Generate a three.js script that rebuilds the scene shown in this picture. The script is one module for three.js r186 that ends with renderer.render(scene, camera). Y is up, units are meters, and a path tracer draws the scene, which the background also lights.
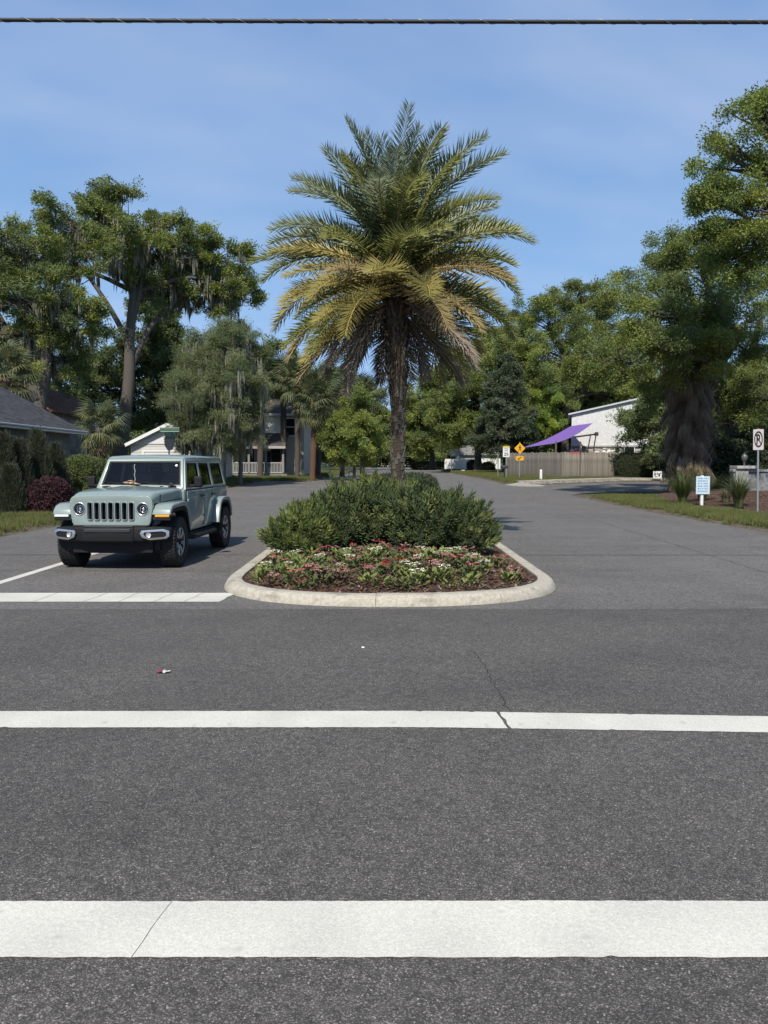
import * as THREE from 'three';
import { mergeGeometries, toCreasedNormals } from 'three/addons/utils/BufferGeometryUtils.js';
import { RoundedBoxGeometry } from 'three/addons/geometries/RoundedBoxGeometry.js';
import { FontLoader } from 'three/addons/loaders/FontLoader.js';
import { TextGeometry } from 'three/addons/geometries/TextGeometry.js';
import { ImprovedNoise } from 'three/addons/math/ImprovedNoise.js';

// ---------------------------------------------------------------- camera, sky, sun, exposure
const scene = new THREE.Scene();
const camera = new THREE.PerspectiveCamera(67.31, 768 / 1024, 0.05, 1500);
camera.position.set(0, 1.7, 0);
camera.rotation.x = -3.57 * Math.PI / 180;
const renderer = new THREE.WebGLRenderer();
renderer.toneMapping = THREE.LinearToneMapping;
renderer.toneMappingExposure = 1.08;
renderer.shadowMap.enabled = true;
const SUN_DIR = new THREE.Vector3(-0.17, 1, 0.86).normalize();
const sun = new THREE.DirectionalLight(new THREE.Color().setRGB(1, 0.935, 0.835), 5);
sun.name = 'sun';
sun.position.copy(SUN_DIR).multiplyScalar(120).add(new THREE.Vector3(0, 0, -40));
sun.target.position.set(0, 0, -40);
sun.castShadow = true;
Object.assign(sun.shadow.camera, { left: -70, right: 70, top: 70, bottom: -70, near: 1, far: 320 });
sun.shadow.mapSize.set(4096, 4096);
scene.add(sun, sun.target);
{ // clear spring sky with the faintest streaks of high cirrus
  const c2 = [0, 0, 0], W = 1024, Hh = 512, data = new Float32Array(W * Hh * 4), nz = new ImprovedNoise();
  const stops = [[0, .37, .58, .86], [8, .30, .51, .83], [18, .235, .41, .71], [30, .175, .32, .61], [50, .125, .25, .52], [90, .09, .195, .45]];
  for (let j = 0; j < Hh; j++) {
    const el = (j + 0.5) / Hh * 180 - 90, e = Math.max(0, el);
    let k = 0; while (k < stops.length - 2 && e > stops[k + 1][0]) k++;
    const t = (e - stops[k][0]) / (stops[k + 1][0] - stops[k][0]);
    const c = [1, 2, 3].map((q) => stops[k][q] * (1 - t) + stops[k + 1][q] * t);
    for (let i = 0; i < W; i++) {
      const az = ((i + 0.5) / W - 0.5) * 2 * Math.PI, ce = Math.cos(el * Math.PI / 180);
      const dx = ce * Math.cos(az), dy = Math.sin(el * Math.PI / 180), dz = ce * Math.sin(az);
      const p = dy > 0.02 ? 1 / (dy + 0.25) : 4;
      const u = dx * p, v = dz * p;
      let n = 0, a = 0.5, f = 1.3;
      for (let o = 0; o < 5; o++) { n += a * nz.noise(u * f * 1.0 + 3.1, v * f * 2.3 + 0.6 * u * f, 7.3 + o); a *= 0.55; f *= 2; }
      const m = Math.max(0, Math.min(1, (n + 0.12) * 1.5)) * 0.32 * Math.min(1, Math.max(0, e / 8));
      const q = (j * W + i) * 4, gl = 0.5 * Math.max(0, dx * SUN_DIR.x + dy * SUN_DIR.y + dz * SUN_DIR.z) ** 24;
      for (let k = 0; k < 3; k++) c2[k] = c[k] + gl * [1, 0.97, 0.9][k];
      data[q] = c2[0] * (1 - m) + 0.62 * m; data[q + 1] = c2[1] * (1 - m) + 0.68 * m; data[q + 2] = c2[2] * (1 - m) + 0.84 * m; data[q + 3] = 1;
    }
  }
  const sky = new THREE.DataTexture(data, W, Hh, THREE.RGBAFormat, THREE.FloatType);
  sky.mapping = THREE.EquirectangularReflectionMapping;
  sky.magFilter = sky.minFilter = THREE.LinearFilter; sky.needsUpdate = true;
  scene.background = sky; scene.environment = sky;
}

// ---------------------------------------------------------------- helpers
const PI = Math.PI, V = (x, y, z) => new THREE.Vector3(x, y, z);
function rng(seed) { let a = (seed * 2654435761) >>> 0; return () => { a = (a + 0x6D2B79F5) >>> 0; let t = Math.imul(a ^ (a >>> 15), 1 | a); t = (t + Math.imul(t ^ (t >>> 7), 61 | t)) ^ t; return ((t ^ (t >>> 14)) >>> 0) / 4294967296; }; }
const clamp = (x, a = 0, b = 1) => Math.min(b, Math.max(a, x)), lerp = (a, b, t) => a + (b - a) * t;
const smooth = (a, b, x) => { const t = clamp((x - a) / (b - a)); return t * t * (3 - 2 * t); };
const perlin = new ImprovedNoise();
const fbm = (x, y, z = 0, o = 4) => { let n = 0, a = 0.5; for (let i = 0; i < o; i++) { n += a * perlin.noise(x, y, z + i * 9.7); x *= 2.03; y *= 2.03; a *= 0.5; } return n; };
// surveying: the point d metres ahead that is seen in direction (px, py) of the photograph
const CP = Math.cos(3.57 * PI / 180), SP = Math.sin(3.57 * PI / 180);
function at(px, py, d) { const u = (px - 384) / 769, w = (512 - py) / 769, s = d / (CP + w * SP); return V(u * s, 1.7 + s * (w * CP - SP), -d); }
const groundH = (x, z) => { const d = -z; return 0.5 * smooth(26, 66, d) + 0.004 * clamp(d - 66, 0, 200); };
const onGround = (px, d, lift = 0) => { const p = at(px, 470, d); p.y = groundH(p.x, p.z) + lift; return p; };

const taken = new Map();
function numbered(n) { const k = taken.get(n) || 0; taken.set(n, k + 1); return k ? n + '_' + String(k).padStart(3, '0') : n; }
function tag(o, label, category, group, kind) { if (label) o.userData.label = label; if (category) o.userData.category = category; if (group) o.userData.group = group; if (kind) o.userData.kind = kind; return o; }
function thing(name, label, category, pos = [0, 0, 0], turn = 0, group) { const o = new THREE.Group(); o.name = numbered(name); if (pos.isVector3) o.position.copy(pos); else o.position.set(...pos); o.rotation.y = turn; scene.add(o); return tag(o, label, category, group); }
function part(name, geo, mat, parent, label) { const m = new THREE.Mesh(Array.isArray(geo) ? merge(geo) : geo, mat); m.name = name; m.castShadow = m.receiveShadow = true; parent.add(m); if (label) m.userData.label = label; return m; }
function structure(name, geo, mat, label, category) { const m = new THREE.Mesh(Array.isArray(geo) ? merge(geo) : geo, mat); m.name = numbered(name); m.castShadow = m.receiveShadow = true; scene.add(m); return tag(m, label, category, null, 'structure'); }
function copyThing(o, label, group) { const c = o.clone(); c.name = numbered(o.name.replace(/_\d{3}$/, '')); scene.add(c); c.userData = { ...o.userData }; if (label) c.userData.label = label; if (group) c.userData.group = group; return c; }
function scatter(name, geo, mat, mats4, colors, parent) {
  const im = new THREE.InstancedMesh(geo, mat, mats4.length); im.name = name;
  mats4.forEach((m, i) => { im.setMatrixAt(i, m); if (colors) im.setColorAt(i, colors[i]); });
  im.castShadow = im.receiveShadow = true; im.userData.kind = 'stuff'; parent.add(im); return im;
}
const lin = (r, g, b) => new THREE.Color().setRGB(r, g, b);
function mat(rgb, roughness = 0.8, o = {}) { return new THREE.MeshPhysicalMaterial({ color: lin(...rgb), roughness, metalness: 0, ...o }); }
function flat(g) { let h = g.index ? g.toNonIndexed() : g; for (const k of Object.keys(h.attributes)) if (!['position', 'normal', 'uv', 'color'].includes(k)) h.deleteAttribute(k); if (!h.attributes.normal) h.computeVertexNormals(); if (!h.attributes.uv) h.setAttribute('uv', new THREE.BufferAttribute(new Float32Array(h.attributes.position.count * 2), 2)); return h; }
function merge(list) { return list.length === 1 ? flat(list[0]) : mergeGeometries(list.map(flat)); }
function box(w, h, d, x = 0, y = 0, z = 0, r = 0) { const g = r ? new RoundedBoxGeometry(w, h, d, 2, Math.min(r, w / 2, h / 2, d / 2)) : new THREE.BoxGeometry(w, h, d); g.translate(x, y, z); return g; }
function cyl(r0, r1, h, n = 12, x = 0, y = 0, z = 0) { const g = new THREE.CylinderGeometry(r1, r0, h, n); g.translate(x, y + h / 2, z); return g; }
function metreUV(g0) { // uv in metres by the face's main direction
  const g = flat(g0), p = g.attributes.position, uv = g.attributes.uv; const a = V(), b = V(), c = V(), n = V();
  for (let i = 0; i < p.count; i += 3) {
    a.fromBufferAttribute(p, i); b.fromBufferAttribute(p, i + 1); c.fromBufferAttribute(p, i + 2);
    n.copy(b).sub(a).cross(c.clone().sub(a)); const ax = Math.abs(n.x), ay = Math.abs(n.y), az = Math.abs(n.z);
    [a, b, c].forEach((q, k) => { if (ay >= ax && ay >= az) uv.setXY(i + k, q.x, -q.z); else if (ax >= az) uv.setXY(i + k, q.z, q.y); else uv.setXY(i + k, q.x, q.y); });
  }
  return g;
}
function ringLoft(rings, caps = true) { // rings of [x,y,z], same length
  const n = rings[0].length, pos = [], idx = [];
  rings.forEach((r) => r.forEach((p) => pos.push(...p)));
  for (let i = 0; i < rings.length - 1; i++) for (let j = 0; j < n; j++) { const k = (j + 1) % n, a = i * n + j, b = i * n + k, c = a + n, d = b + n; idx.push(a, b, d, a, d, c); }
  if (caps) for (const [s, flip] of [[0, 1], [rings.length - 1, 0]]) { const r = rings[s], c = r.reduce((q, p) => [q[0] + p[0] / n, q[1] + p[1] / n, q[2] + p[2] / n], [0, 0, 0]); const ci = pos.length / 3; pos.push(...c); for (let j = 0; j < n; j++) { const a = s * n + j, b = s * n + (j + 1) % n; flip ? idx.push(ci, b, a) : idx.push(ci, a, b); } }
  const g = new THREE.BufferGeometry(); g.setAttribute('position', new THREE.Float32BufferAttribute(pos, 3)); g.setIndex(idx); g.computeVertexNormals(); return g;
}
const crease = (g, deg = 35) => toCreasedNormals(g.index ? g : g, deg * PI / 180);
function tubeThrough(pts, radii, sides = 7, capEnd = true) { // tapered tube
  const rings = []; let up = V(0, 0, 1);
  for (let i = 0; i < pts.length; i++) {
    const t = pts[Math.min(i + 1, pts.length - 1)].clone().sub(pts[Math.max(i - 1, 0)]).normalize();
    if (Math.abs(t.dot(up)) > 0.95) up = Math.abs(t.y) > 0.9 ? V(1, 0, 0) : V(0, 1, 0);
    const s = t.clone().cross(up).normalize(), u = s.clone().cross(t).normalize(); up = u;
    rings.push(Array.from({ length: sides }, (_, j) => { const a = j / sides * 2 * PI; return pts[i].clone().addScaledVector(s, Math.cos(a) * radii[i]).addScaledVector(u, Math.sin(a) * radii[i]).toArray(); }));
  }
  const g = flat(ringLoft(rings, capEnd)); return g;
}
function bendy(points, n) { return new THREE.CatmullRomCurve3(points).getPoints(n); }
function shapeOf(pts) { const s = new THREE.Shape(); pts.forEach(([x, y], i) => i ? s.lineTo(x, y) : s.moveTo(x, y)); s.closePath(); return s; }
function roundRect(C, x, y, w, h, r) { const s = new C(); const rr = Math.min(r, w / 2, h / 2); s.moveTo(x + rr, y); s.lineTo(x + w - rr, y); s.quadraticCurveTo(x + w, y, x + w, y + rr); s.lineTo(x + w, y + h - rr); s.quadraticCurveTo(x + w, y + h, x + w - rr, y + h); s.lineTo(x + rr, y + h); s.quadraticCurveTo(x, y + h, x, y + h - rr); s.lineTo(x, y + rr); s.quadraticCurveTo(x, y, x + rr, y); return s; }
function extrude(shape, depth, bevel = 0, seg = 1, curveSegments = 10) { return new THREE.ExtrudeGeometry(shape, { depth, bevelEnabled: bevel > 0, bevelThickness: bevel, bevelSize: bevel, bevelOffset: -bevel, bevelSegments: seg, curveSegments }); }
function grid(xs, ds, yOf, colorOf) { // sheet over x and distance ahead; uv in metres
  const pos = [], uv = [], col = [], idx = [], n = xs.length;
  ds.forEach((d) => xs.forEach((x) => { pos.push(x, yOf(x, d), -d); uv.push(x, d); if (colorOf) col.push(...colorOf(x, d)); }));
  for (let j = 0; j < ds.length - 1; j++) for (let i = 0; i < n - 1; i++) { const a = j * n + i, b = a + 1, c = a + n, e = c + 1; idx.push(a, b, e, a, e, c); }
  const g = new THREE.BufferGeometry(); g.setAttribute('position', new THREE.Float32BufferAttribute(pos, 3)); g.setAttribute('uv', new THREE.Float32BufferAttribute(uv, 2));
  if (colorOf) g.setAttribute('color', new THREE.Float32BufferAttribute(col, 3)); g.setIndex(idx); g.computeVertexNormals(); return g;
}
const steps = (a, b, s) => { const n = Math.max(1, Math.round((b - a) / s)); return Array.from({ length: n + 1 }, (_, i) => a + (b - a) * i / n); };

// textures (grain only), one uv unit = one metre after repeat
function greyTexture(n, metres, f, o = {}) {
  const px = new Uint8Array(n * n * 4);
  for (let j = 0; j < n; j++) for (let i = 0; i < n; i++) { const v = f(i, j), q = (j * n + i) * 4; if (typeof v === 'number') px[q] = px[q + 1] = px[q + 2] = clamp(v) * 255; else for (let k = 0; k < 3; k++) px[q + k] = clamp(v[k]) * 255; px[q + 3] = 255; }
  const t = new THREE.DataTexture(px, n, n, THREE.RGBAFormat); t.wrapS = t.wrapT = THREE.RepeatWrapping; t.magFilter = THREE.LinearFilter; t.minFilter = THREE.LinearMipmapLinearFilter; t.generateMipmaps = true;
  const mx = Array.isArray(metres) ? metres : [metres, metres]; t.repeat.set(1 / mx[0], 1 / mx[1]); if (o.color !== false) t.colorSpace = THREE.SRGBColorSpace; t.needsUpdate = true; return t;
}
function valueNoise(n, cells, seed) { // tileable
  const r = rng(seed), g = new Float32Array(cells * cells).map(() => r());
  return (i, j) => { const x = i / n * cells, y = j / n * cells, x0 = Math.floor(x), y0 = Math.floor(y), fx = x - x0, fy = y - y0, sx = fx * fx * (3 - 2 * fx), sy = fy * fy * (3 - 2 * fy); const q = (a, b) => g[((b % cells + cells) % cells) * cells + (a % cells + cells) % cells]; return lerp(lerp(q(x0, y0), q(x0 + 1, y0), sx), lerp(q(x0, y0 + 1), q(x0 + 1, y0 + 1), sx), sy); };
}
// aggregate in bitumen: stones of 4 to 10 mm, dark pits between
function aggregate(seed, stones, bitumen, spread, pale) {
  const n = 2048, f = new Float32Array(n * n).fill(0), h = new Float32Array(n * n), r = rng(seed);
  const patch = valueNoise(n, 90, seed + 1), patch2 = valueNoise(n, 260, seed + 2);
  for (let i = 0; i < n * n; i++) { f[i] = bitumen + (r() - 0.5) * 0.16; h[i] = r() * 0.25; }
  for (let s = 0; s < stones; s++) {
    const cx = r() * n, cy = r() * n, rad = 0.8 + r() * r() * 2.1, tone = (r() < pale ? 0.62 + r() * 0.30 : 0.38 + r() * spread), sq = 0.7 + r() * 0.6, top = 0.5 + r() * 0.5;
    for (let y = Math.floor(cy - rad); y <= cy + rad; y++) for (let x = Math.floor(cx - rad); x <= cx + rad; x++) {
      const q = ((x - cx) ** 2 * sq + (y - cy) ** 2 / sq) / (rad * rad); if (q > 1) continue;
      const k = ((y + n) % n) * n + (x + n) % n; f[k] = tone + (r() - 0.5) * 0.08; h[k] = top * (1 - q * 0.6);
    }
  }
  const at2 = (a) => greyTexture(n, 3.4, (i, j) => a[j * n + i] + (a === f ? (patch(i, j) - 0.5) * 0.07 + (patch2(i, j) - 0.5) * 0.10 : 0), { color: a === f }); return [at2(f), at2(h)];
}
const [asphaltMap, asphaltBump] = aggregate(11, 430000, 0.36, 0.29, 0.085);
const softNoise = (() => { const a = valueNoise(512, 16, 3), b = valueNoise(512, 64, 4), c = valueNoise(512, 200, 5); return [a, b, c]; })();
const grainTex = greyTexture(512, 1.3, (i, j) => 0.80 + (softNoise[0](i, j) - 0.5) * 0.22 + (softNoise[1](i, j) - 0.5) * 0.22 + (softNoise[2](i, j) - 0.5) * 0.25);
const mildTex = greyTexture(512, 1.7, (i, j) => 0.92 + (softNoise[0](i, j) - 0.5) * 0.08 + (softNoise[1](i, j) - 0.5) * 0.06 + (softNoise[2](i, j) - 0.5) * 0.12);
const kerbTex = (() => { const a = valueNoise(512, 7, 61), b = valueNoise(512, 90, 62), c = valueNoise(512, 28, 63); return greyTexture(512, 1.9, (i, j) => { const st = clamp((a(i, j) * 0.6 + c(i, j) * 0.5 - 0.62) * 3); return 0.95 - st * 0.16 + (b(i, j) - 0.5) * 0.14; }); })();
const grainBump = greyTexture(512, 1.3, (i, j) => 0.3 * softNoise[0](i, j) + 0.3 * softNoise[1](i, j) + 0.4 * softNoise[2](i, j), { color: false });
const paintTex = (() => { const a = valueNoise(1024, 8, 21), b = valueNoise(1024, 60, 22), c = valueNoise(1024, 400, 23), e = valueNoise(1024, 30, 24); return greyTexture(1024, 1.9, (i, j) => { const worn = clamp((e(i, j) * 0.5 + b(i, j) * 0.6 + c(i, j) * 0.35 - 1.06) * 5); const v = 0.91 + (a(i, j) - 0.5) * 0.06 + (c(i, j) - 0.5) * 0.13 - worn * 0.10; return [v, v * 0.995, v * 0.965]; }); })();
const barkTex = (() => { const a = valueNoise(512, 40, 31), b = valueNoise(512, 10, 32), c = valueNoise(512, 120, 33); return greyTexture(512, [0.9, 1.8], (i, j) => 0.62 + (a(i, j * 0.25) - 0.5) * 0.5 + (b(i, j) - 0.5) * 0.35 + (c(i, j) - 0.5) * 0.25); })();
const woodTex = (() => { const a = valueNoise(512, 90, 41), b = valueNoise(512, 7, 42), c = valueNoise(512, 30, 43); return greyTexture(512, [0.6, 2.4], (i, j) => 0.74 + (a(i, Math.floor(j * 0.06) * 1) - 0.5) * 0.28 + (b(i, j) - 0.5) * 0.25 + (c(i, j * 0.2) - 0.5) * 0.2); })();
const shingleTex = (() => { const r = rng(51), tone = Array.from({ length: 32 * 24 }, () => r()); const g = valueNoise(512, 220, 52); return greyTexture(512, [4.4, 3.2], (i, j) => { const row = Math.floor(j / 512 * 24), c = Math.floor((i / 512 * 16 + (row % 2) * 0.5)) % 16; const edge = (j / 512 * 24) % 1 < 0.12 ? 0.72 : 1; return (0.66 + tone[row * 32 + c] * 0.26 + (g(i, j) - 0.5) * 0.25) * edge; }); })();
// ---------------------------------------------------------------- ground, roads, markings
const smin = (a, b, k) => { const h = clamp(0.5 + 0.5 * (b - a) / k); return lerp(b, a, h) - k * h * (1 - h); };
const boxSd = (x, d, x0, x1, d0, d1) => { const qx = Math.max(x0 - x, x - x1), qd = Math.max(d0 - d, d - d1); return Math.hypot(Math.max(qx, 0), Math.max(qd, 0)) + Math.min(Math.max(qx, qd), 0); };
const farLeft = (d) => lerp(-9.4, -5.3, smooth(44, 57, d)) + 1.5 * smooth(57, 90, d) - 9 * smooth(140, 260, d);
const farRight = (d) => 8.0 - 9 * smooth(140, 260, d);
function roadSd(x, d) { // below zero on asphalt
  let s = boxSd(x, d, -8.9, 9.5 - 1.5 * smooth(38, 50, d), -40, 60);
  s = smin(s, boxSd(x, d, -200, 200, -14, 9), 4.5);
  if (x > 0) s = smin(s, Math.max(41.5 - d, d - (48.5 + 0.75 * clamp(x - 8, 0, 9))), 4);
  s = smin(s, boxSd(x, d, -200, 0, 36.5, 45.5), 4);
  if (d > 44) { const f = Math.max(farLeft(d) - x, x - farRight(d)); s = d > 60 ? f : Math.min(d > 57 ? f : s, f); }
  return s;
}
const lawnY = (x, d) => groundH(x, -d) + clamp((roadSd(x, d) + 0.22 * fbm(x * 0.9, d * 0.9, 2, 3)) * 0.3, -0.09, 0.09) + (Math.abs(d) > 300 || Math.abs(x) > 90 ? -0.2 : 0);
{
  const xs = [...[-700, -300, -160, -90, -60], ...steps(-42, 42, 0.42), ...[60, 90, 160, 300, 700]];
  const ds = [...[-500, -200, -80, -30], ...steps(-16, 8, 2).slice(0, -1), ...steps(8, 74, 0.42), ...steps(76, 160, 2), ...steps(168, 300, 12), 420, 700];
  const g = grid(xs, ds, (x, d) => lawnY(x, d), (x, d) => {
    const n = clamp(0.5 + fbm(x * 0.35, d * 0.35, 5) * 1.2), m = clamp(0.5 + fbm(x * 1.7, d * 1.7, 8) * 1.4), sd = roadSd(x, d) + 0.5 * fbm(x * 1.3, d * 1.3, 4);
    const grass = [lerp(0.055, 0.10, n), lerp(0.085, 0.115, m), lerp(0.022, 0.035, n)], dirt = [lerp(0.15, 0.23, m), lerp(0.12, 0.18, m), lerp(0.085, 0.12, m)];
    const t = 1 - smooth(0.05, 0.75, sd); return grass.map((c, k) => lerp(c, dirt[k], t));
  });
  structure('lawn_ground', g, new THREE.MeshStandardMaterial({ vertexColors: true, roughness: 1, map: grainTex, bumpMap: grainBump, bumpScale: 0.03 }));
}
const crackGap = 0.006;
{
  // the street we stand in: newer, darker asphalt
  const tone = (x, d, base, amp) => { const a = fbm(x * 0.22, d * 0.5, 1), b = fbm(x * 1.1, d * 1.6, 3), c = fbm(x * 4.3, d * 4.3, 5, 2); const v = base * (1 + amp * (a * 0.7 + b * 0.55 + c * 0.3)); return [v, v * 0.915, v * 0.81]; };
  const near = grid([-70, -40, ...steps(-16, 16, 0.2), 40, 70], [-15, -8, -3, ...steps(0, 8.95, 0.2)], () => 0, (x, d) => tone(x, d, 0.475, 0.5));
  structure('cross_street', near, new THREE.MeshStandardMaterial({ vertexColors: true, roughness: 0.93, map: asphaltMap, bumpMap: asphaltBump, bumpScale: 0.004 }));
  // the street ahead: older, paler, with two wheel-polished lanes and lengthwise paving bands
  const far = grid([-190, -90, ...steps(-40, -12, 2).slice(0, -1), ...steps(-12, 12, 0.25), ...steps(14, 40, 2), 90, 190], [...steps(8.95, 34, 0.25), ...steps(34.5, 70, 0.7), ...steps(73, 160, 3), ...steps(170, 300, 10)], (x, d) => groundH(x, -d) - (d > 290 ? 0.3 : 0), (x, d) => {
    const band = fbm(x * 1.5, d * 0.06, 12, 3), v = tone(x, d, 0.67, 0.42)[0] * (1 + 0.16 * band); return [v, v * 0.925, v * 0.835];
  });
  structure('street', far, new THREE.MeshStandardMaterial({ vertexColors: true, roughness: 0.9, map: asphaltMap, bumpMap: asphaltBump, bumpScale: 0.003 }));
}
const paint = new THREE.MeshStandardMaterial({ color: lin(0.68, 0.66, 0.61), roughness: 0.75, map: paintTex, bumpMap: grainBump, bumpScale: 0.0015 });
// a painted line with slightly chipped edges; a(x) and b(x) give its near and far edge, y its height
function paintedLine(name, x0, x1, a, b, label, seed, y = 0.004, step = 0.03, left, right) {
  const r = rng(seed), pos = [], uv = [], idx = [], xs = steps(x0, x1, step);
  const chip = () => (r() - 0.5) * 0.005 - (r() < 0.02 ? r() * 0.014 : 0);
  let w = 0;
  xs.forEach((x, i) => {
    w = w * 0.7 + chip() * 0.4; const d0 = a(x) - chip() + w * 0.4, d1 = b(x) + chip() + w * 0.4;
    for (let k = 0; k < 5; k++) { const t = k / 4, d = lerp(d0, d1, t); const fl = Math.max(0, 1 - (x - x0) / 0.3), fr = Math.max(0, 1 - (x1 - x) / 0.3), xx = x + (left && fl ? left(t) * fl : 0) + (right && fr ? right(t) * fr : 0); pos.push(xx, y + groundH(xx, -d), -d); uv.push(xx, d); }
    if (i) for (let k = 0; k < 4; k++) { const q = (i - 1) * 5 + k, p = q + 5; idx.push(q, p, p + 1, q, p + 1, q + 1); }
  });
  const g = new THREE.BufferGeometry(); g.setAttribute('position', new THREE.Float32BufferAttribute(pos, 3)); g.setAttribute('uv', new THREE.Float32BufferAttribute(uv, 2)); g.setIndex(idx); g.computeVertexNormals();
  return structure(name, g, paint, label);
}
{
  const zig = (seed, slope, amp) => { const r = rng(seed), z = Array.from({ length: 9 }, () => (r() - 0.5) * amp); return (t) => slope * t + z[Math.round(t * 8)]; };
  const near = (x) => 2.55, far = (x) => 2.892 + 0.002 * Math.sin(x * 2);
  const c1 = zig(5, 0.04, 0.014);
  paintedLine('crosswalk_line', -14, -0.868, near, far, 'near white crosswalk line, left of its hairline crack', 1, 0.004, 0.03, null, c1);
  paintedLine('crosswalk_line', -0.865, 14, near, far, 'near white crosswalk line, right of its hairline crack', 2, 0.004, 0.03, c1, null);
  const n2 = (x) => 4.87 - (x > 0.3 ? 0.046 * (x - 0.3) : 0) + 0.002 * x, f2 = (x) => 5.20 - (x > 0.3 ? 0.052 * (x - 0.3) : 0) + 0.002 * x;
  const c2 = zig(9, -0.035, 0.035), c2b = (t) => c2(t) + crackGap + 0.012 * Math.sin(t * 7 + 1) ** 2;
  paintedLine('crosswalk_line', -14, 0.79, n2, f2, 'far white crosswalk line, left of its jagged crack', 3, 0.004, 0.03, null, c2);
  paintedLine('crosswalk_line', 0.80, 14, n2, f2, 'far white crosswalk line, right of its jagged crack', 4, 0.004, 0.03, c2b, null);
  // stop bar, laid in slabs that have cracked apart
  const r = rng(77); let x = -8.7; const ends = [-7.4, -6.2, -5.15, -4.35, -3.72, -3.30, -2.86, -2.48, -2.04]; let prev = null;
  ends.forEach((e, i) => { const c = zig(200 + i, 0.10 - r() * 0.08, 0.04); const p = prev; paintedLine('stop_bar', x, e, () => 9.41, () => 10.06, 'white stop bar slab across the left lane', 300 + i, 0.004, 0.03, p ? (t) => p(t) + 0.006 : null, c); prev = c; x = e + 0.004; });
  // edge line that runs under the parked vehicle
  const pos = [], uv = [], idx = [], rr = rng(5); steps(10.07, 15.8, 0.1).forEach((d, i) => { const a = -5.585 + (rr() - 0.5) * 0.008, b = -5.435 + (rr() - 0.5) * 0.008; for (const q of [a, b]) { pos.push(q, groundH(q, -d) + 0.004, -d); uv.push(q, d); } if (i) { const k = (i - 1) * 2; idx.push(k, k + 1, k + 3, k, k + 3, k + 2); } });
  const g = new THREE.BufferGeometry(); g.setAttribute('position', new THREE.Float32BufferAttribute(pos, 3)); g.setAttribute('uv', new THREE.Float32BufferAttribute(uv, 2)); g.setIndex(idx); g.computeVertexNormals();
  structure('edge_line', g, paint, 'white lane edge line running under the off-road vehicle');
}
// cracks and sealed joints in the asphalt: narrow open grooves seen as dark bitumen threads
{
  const tar = mat([0.018, 0.018, 0.018], 0.95), r = rng(301);
  const thread = (pts, w, y = 0.0035) => { const pos = [], idx = []; pts.forEach(([x, d], i) => { const nx = pts[Math.min(i + 1, pts.length - 1)], pv = pts[Math.max(0, i - 1)]; const tx = nx[0] - pv[0], td = nx[1] - pv[1], l = Math.hypot(tx, td) || 1; const ww = w * (0.4 + r() * 0.9); for (const s of [-1, 1]) pos.push(x - td / l * ww * s, y + groundH(x, -d), -(d + tx / l * ww * s)); if (i) { const k = (i - 1) * 2; idx.push(k, k + 1, k + 3, k, k + 3, k + 2); } }); const g = new THREE.BufferGeometry(); g.setAttribute('position', new THREE.Float32BufferAttribute(pos, 3)); g.setIndex(idx); g.computeVertexNormals(); return g; };
  const walk = (x0, d0, x1, d1, amp, n) => Array.from({ length: n + 1 }, (_, i) => { const t = i / n; return [lerp(x0, x1, t) + (r() - 0.5) * amp, lerp(d0, d1, t) + (r() - 0.5) * amp]; });
  const list = [walk(2.8, 8.98, 12, 8.9, 0.03, 40), walk(0.86, 5.2, 0.83, 6.9, 0.04, 26), walk(-9, 12.3, -2.4, 12.1, 0.05, 40), walk(2.5, 12.2, 10, 12.0, 0.05, 50), walk(2.4, 15.9, 10, 15.7, 0.05, 50), walk(5.9, 9.2, 6.6, 30, 0.06, 80), walk(-8, 20, -2.3, 19.8, 0.06, 40), walk(2.4, 21, 9.3, 21, 0.06, 40)];
  list.forEach((p, i) => structure('asphalt_crack', thread(p, i < 2 ? 0.0025 : 0.006), tar, ['long joint between dark and pale asphalt on the right', 'wavering crack running away from the far crosswalk line'][i] || 'fine dark crack or paving joint in the asphalt'));
}

// ---------------------------------------------------------------- planted island
const IX = 0.08, IW = 2.33;
function islandOutline() { // from the back left, round the front, to the back right
  const pts = []; for (const d of steps(28.6, 11.0, 0.4)) pts.push([-IW, d]);
  for (let i = 1; i < 60; i++) { const a = i / 60 * PI, c = Math.cos(a), s = Math.sin(a); pts.push([-IW * Math.sign(c) * Math.abs(c) ** (2 / 2.3), 11.0 - 1.93 * s ** (2 / 2.3)]); }
  for (const d of steps(11.0, 28.6, 0.4)) pts.push([IW, d]);
  for (let i = 1; i < 24; i++) { const a = i / 24 * PI; pts.push([IW * Math.cos(a), 28.6 + IW * Math.sin(a)]); }
  const out = [pts[0]]; for (const p of pts) { const q = out[out.length - 1]; if (Math.hypot(p[0] - q[0], p[1] - q[1]) > 0.04) out.push(p); } return out.map(([x, d]) => [x + IX, d]);
}
const outline = islandOutline();
const inset = (i, s) => { const n = outline.length, a = outline[(i - 1 + n) % n], b = outline[(i + 1) % n], tx = b[0] - a[0], td = b[1] - a[1], l = Math.hypot(tx, td); return [outline[i][0] + td / l * -s * -1, outline[i][1] - tx / l * s * -1]; };
const islandY = (x, d) => { const s = Math.min(1, Math.max(Math.abs((x - IX) / (IW - 0.3)), d < 11 ? Math.hypot((x - IX) / (IW - 0.3), (11 - d) / 1.65) : 0, d > 28.6 ? Math.hypot((x - IX) / (IW - 0.3), (d - 28.6) / 2) : 0)); return 0.092 + 0.215 * (1 - s * s) + groundH(0, -d); };
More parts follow.
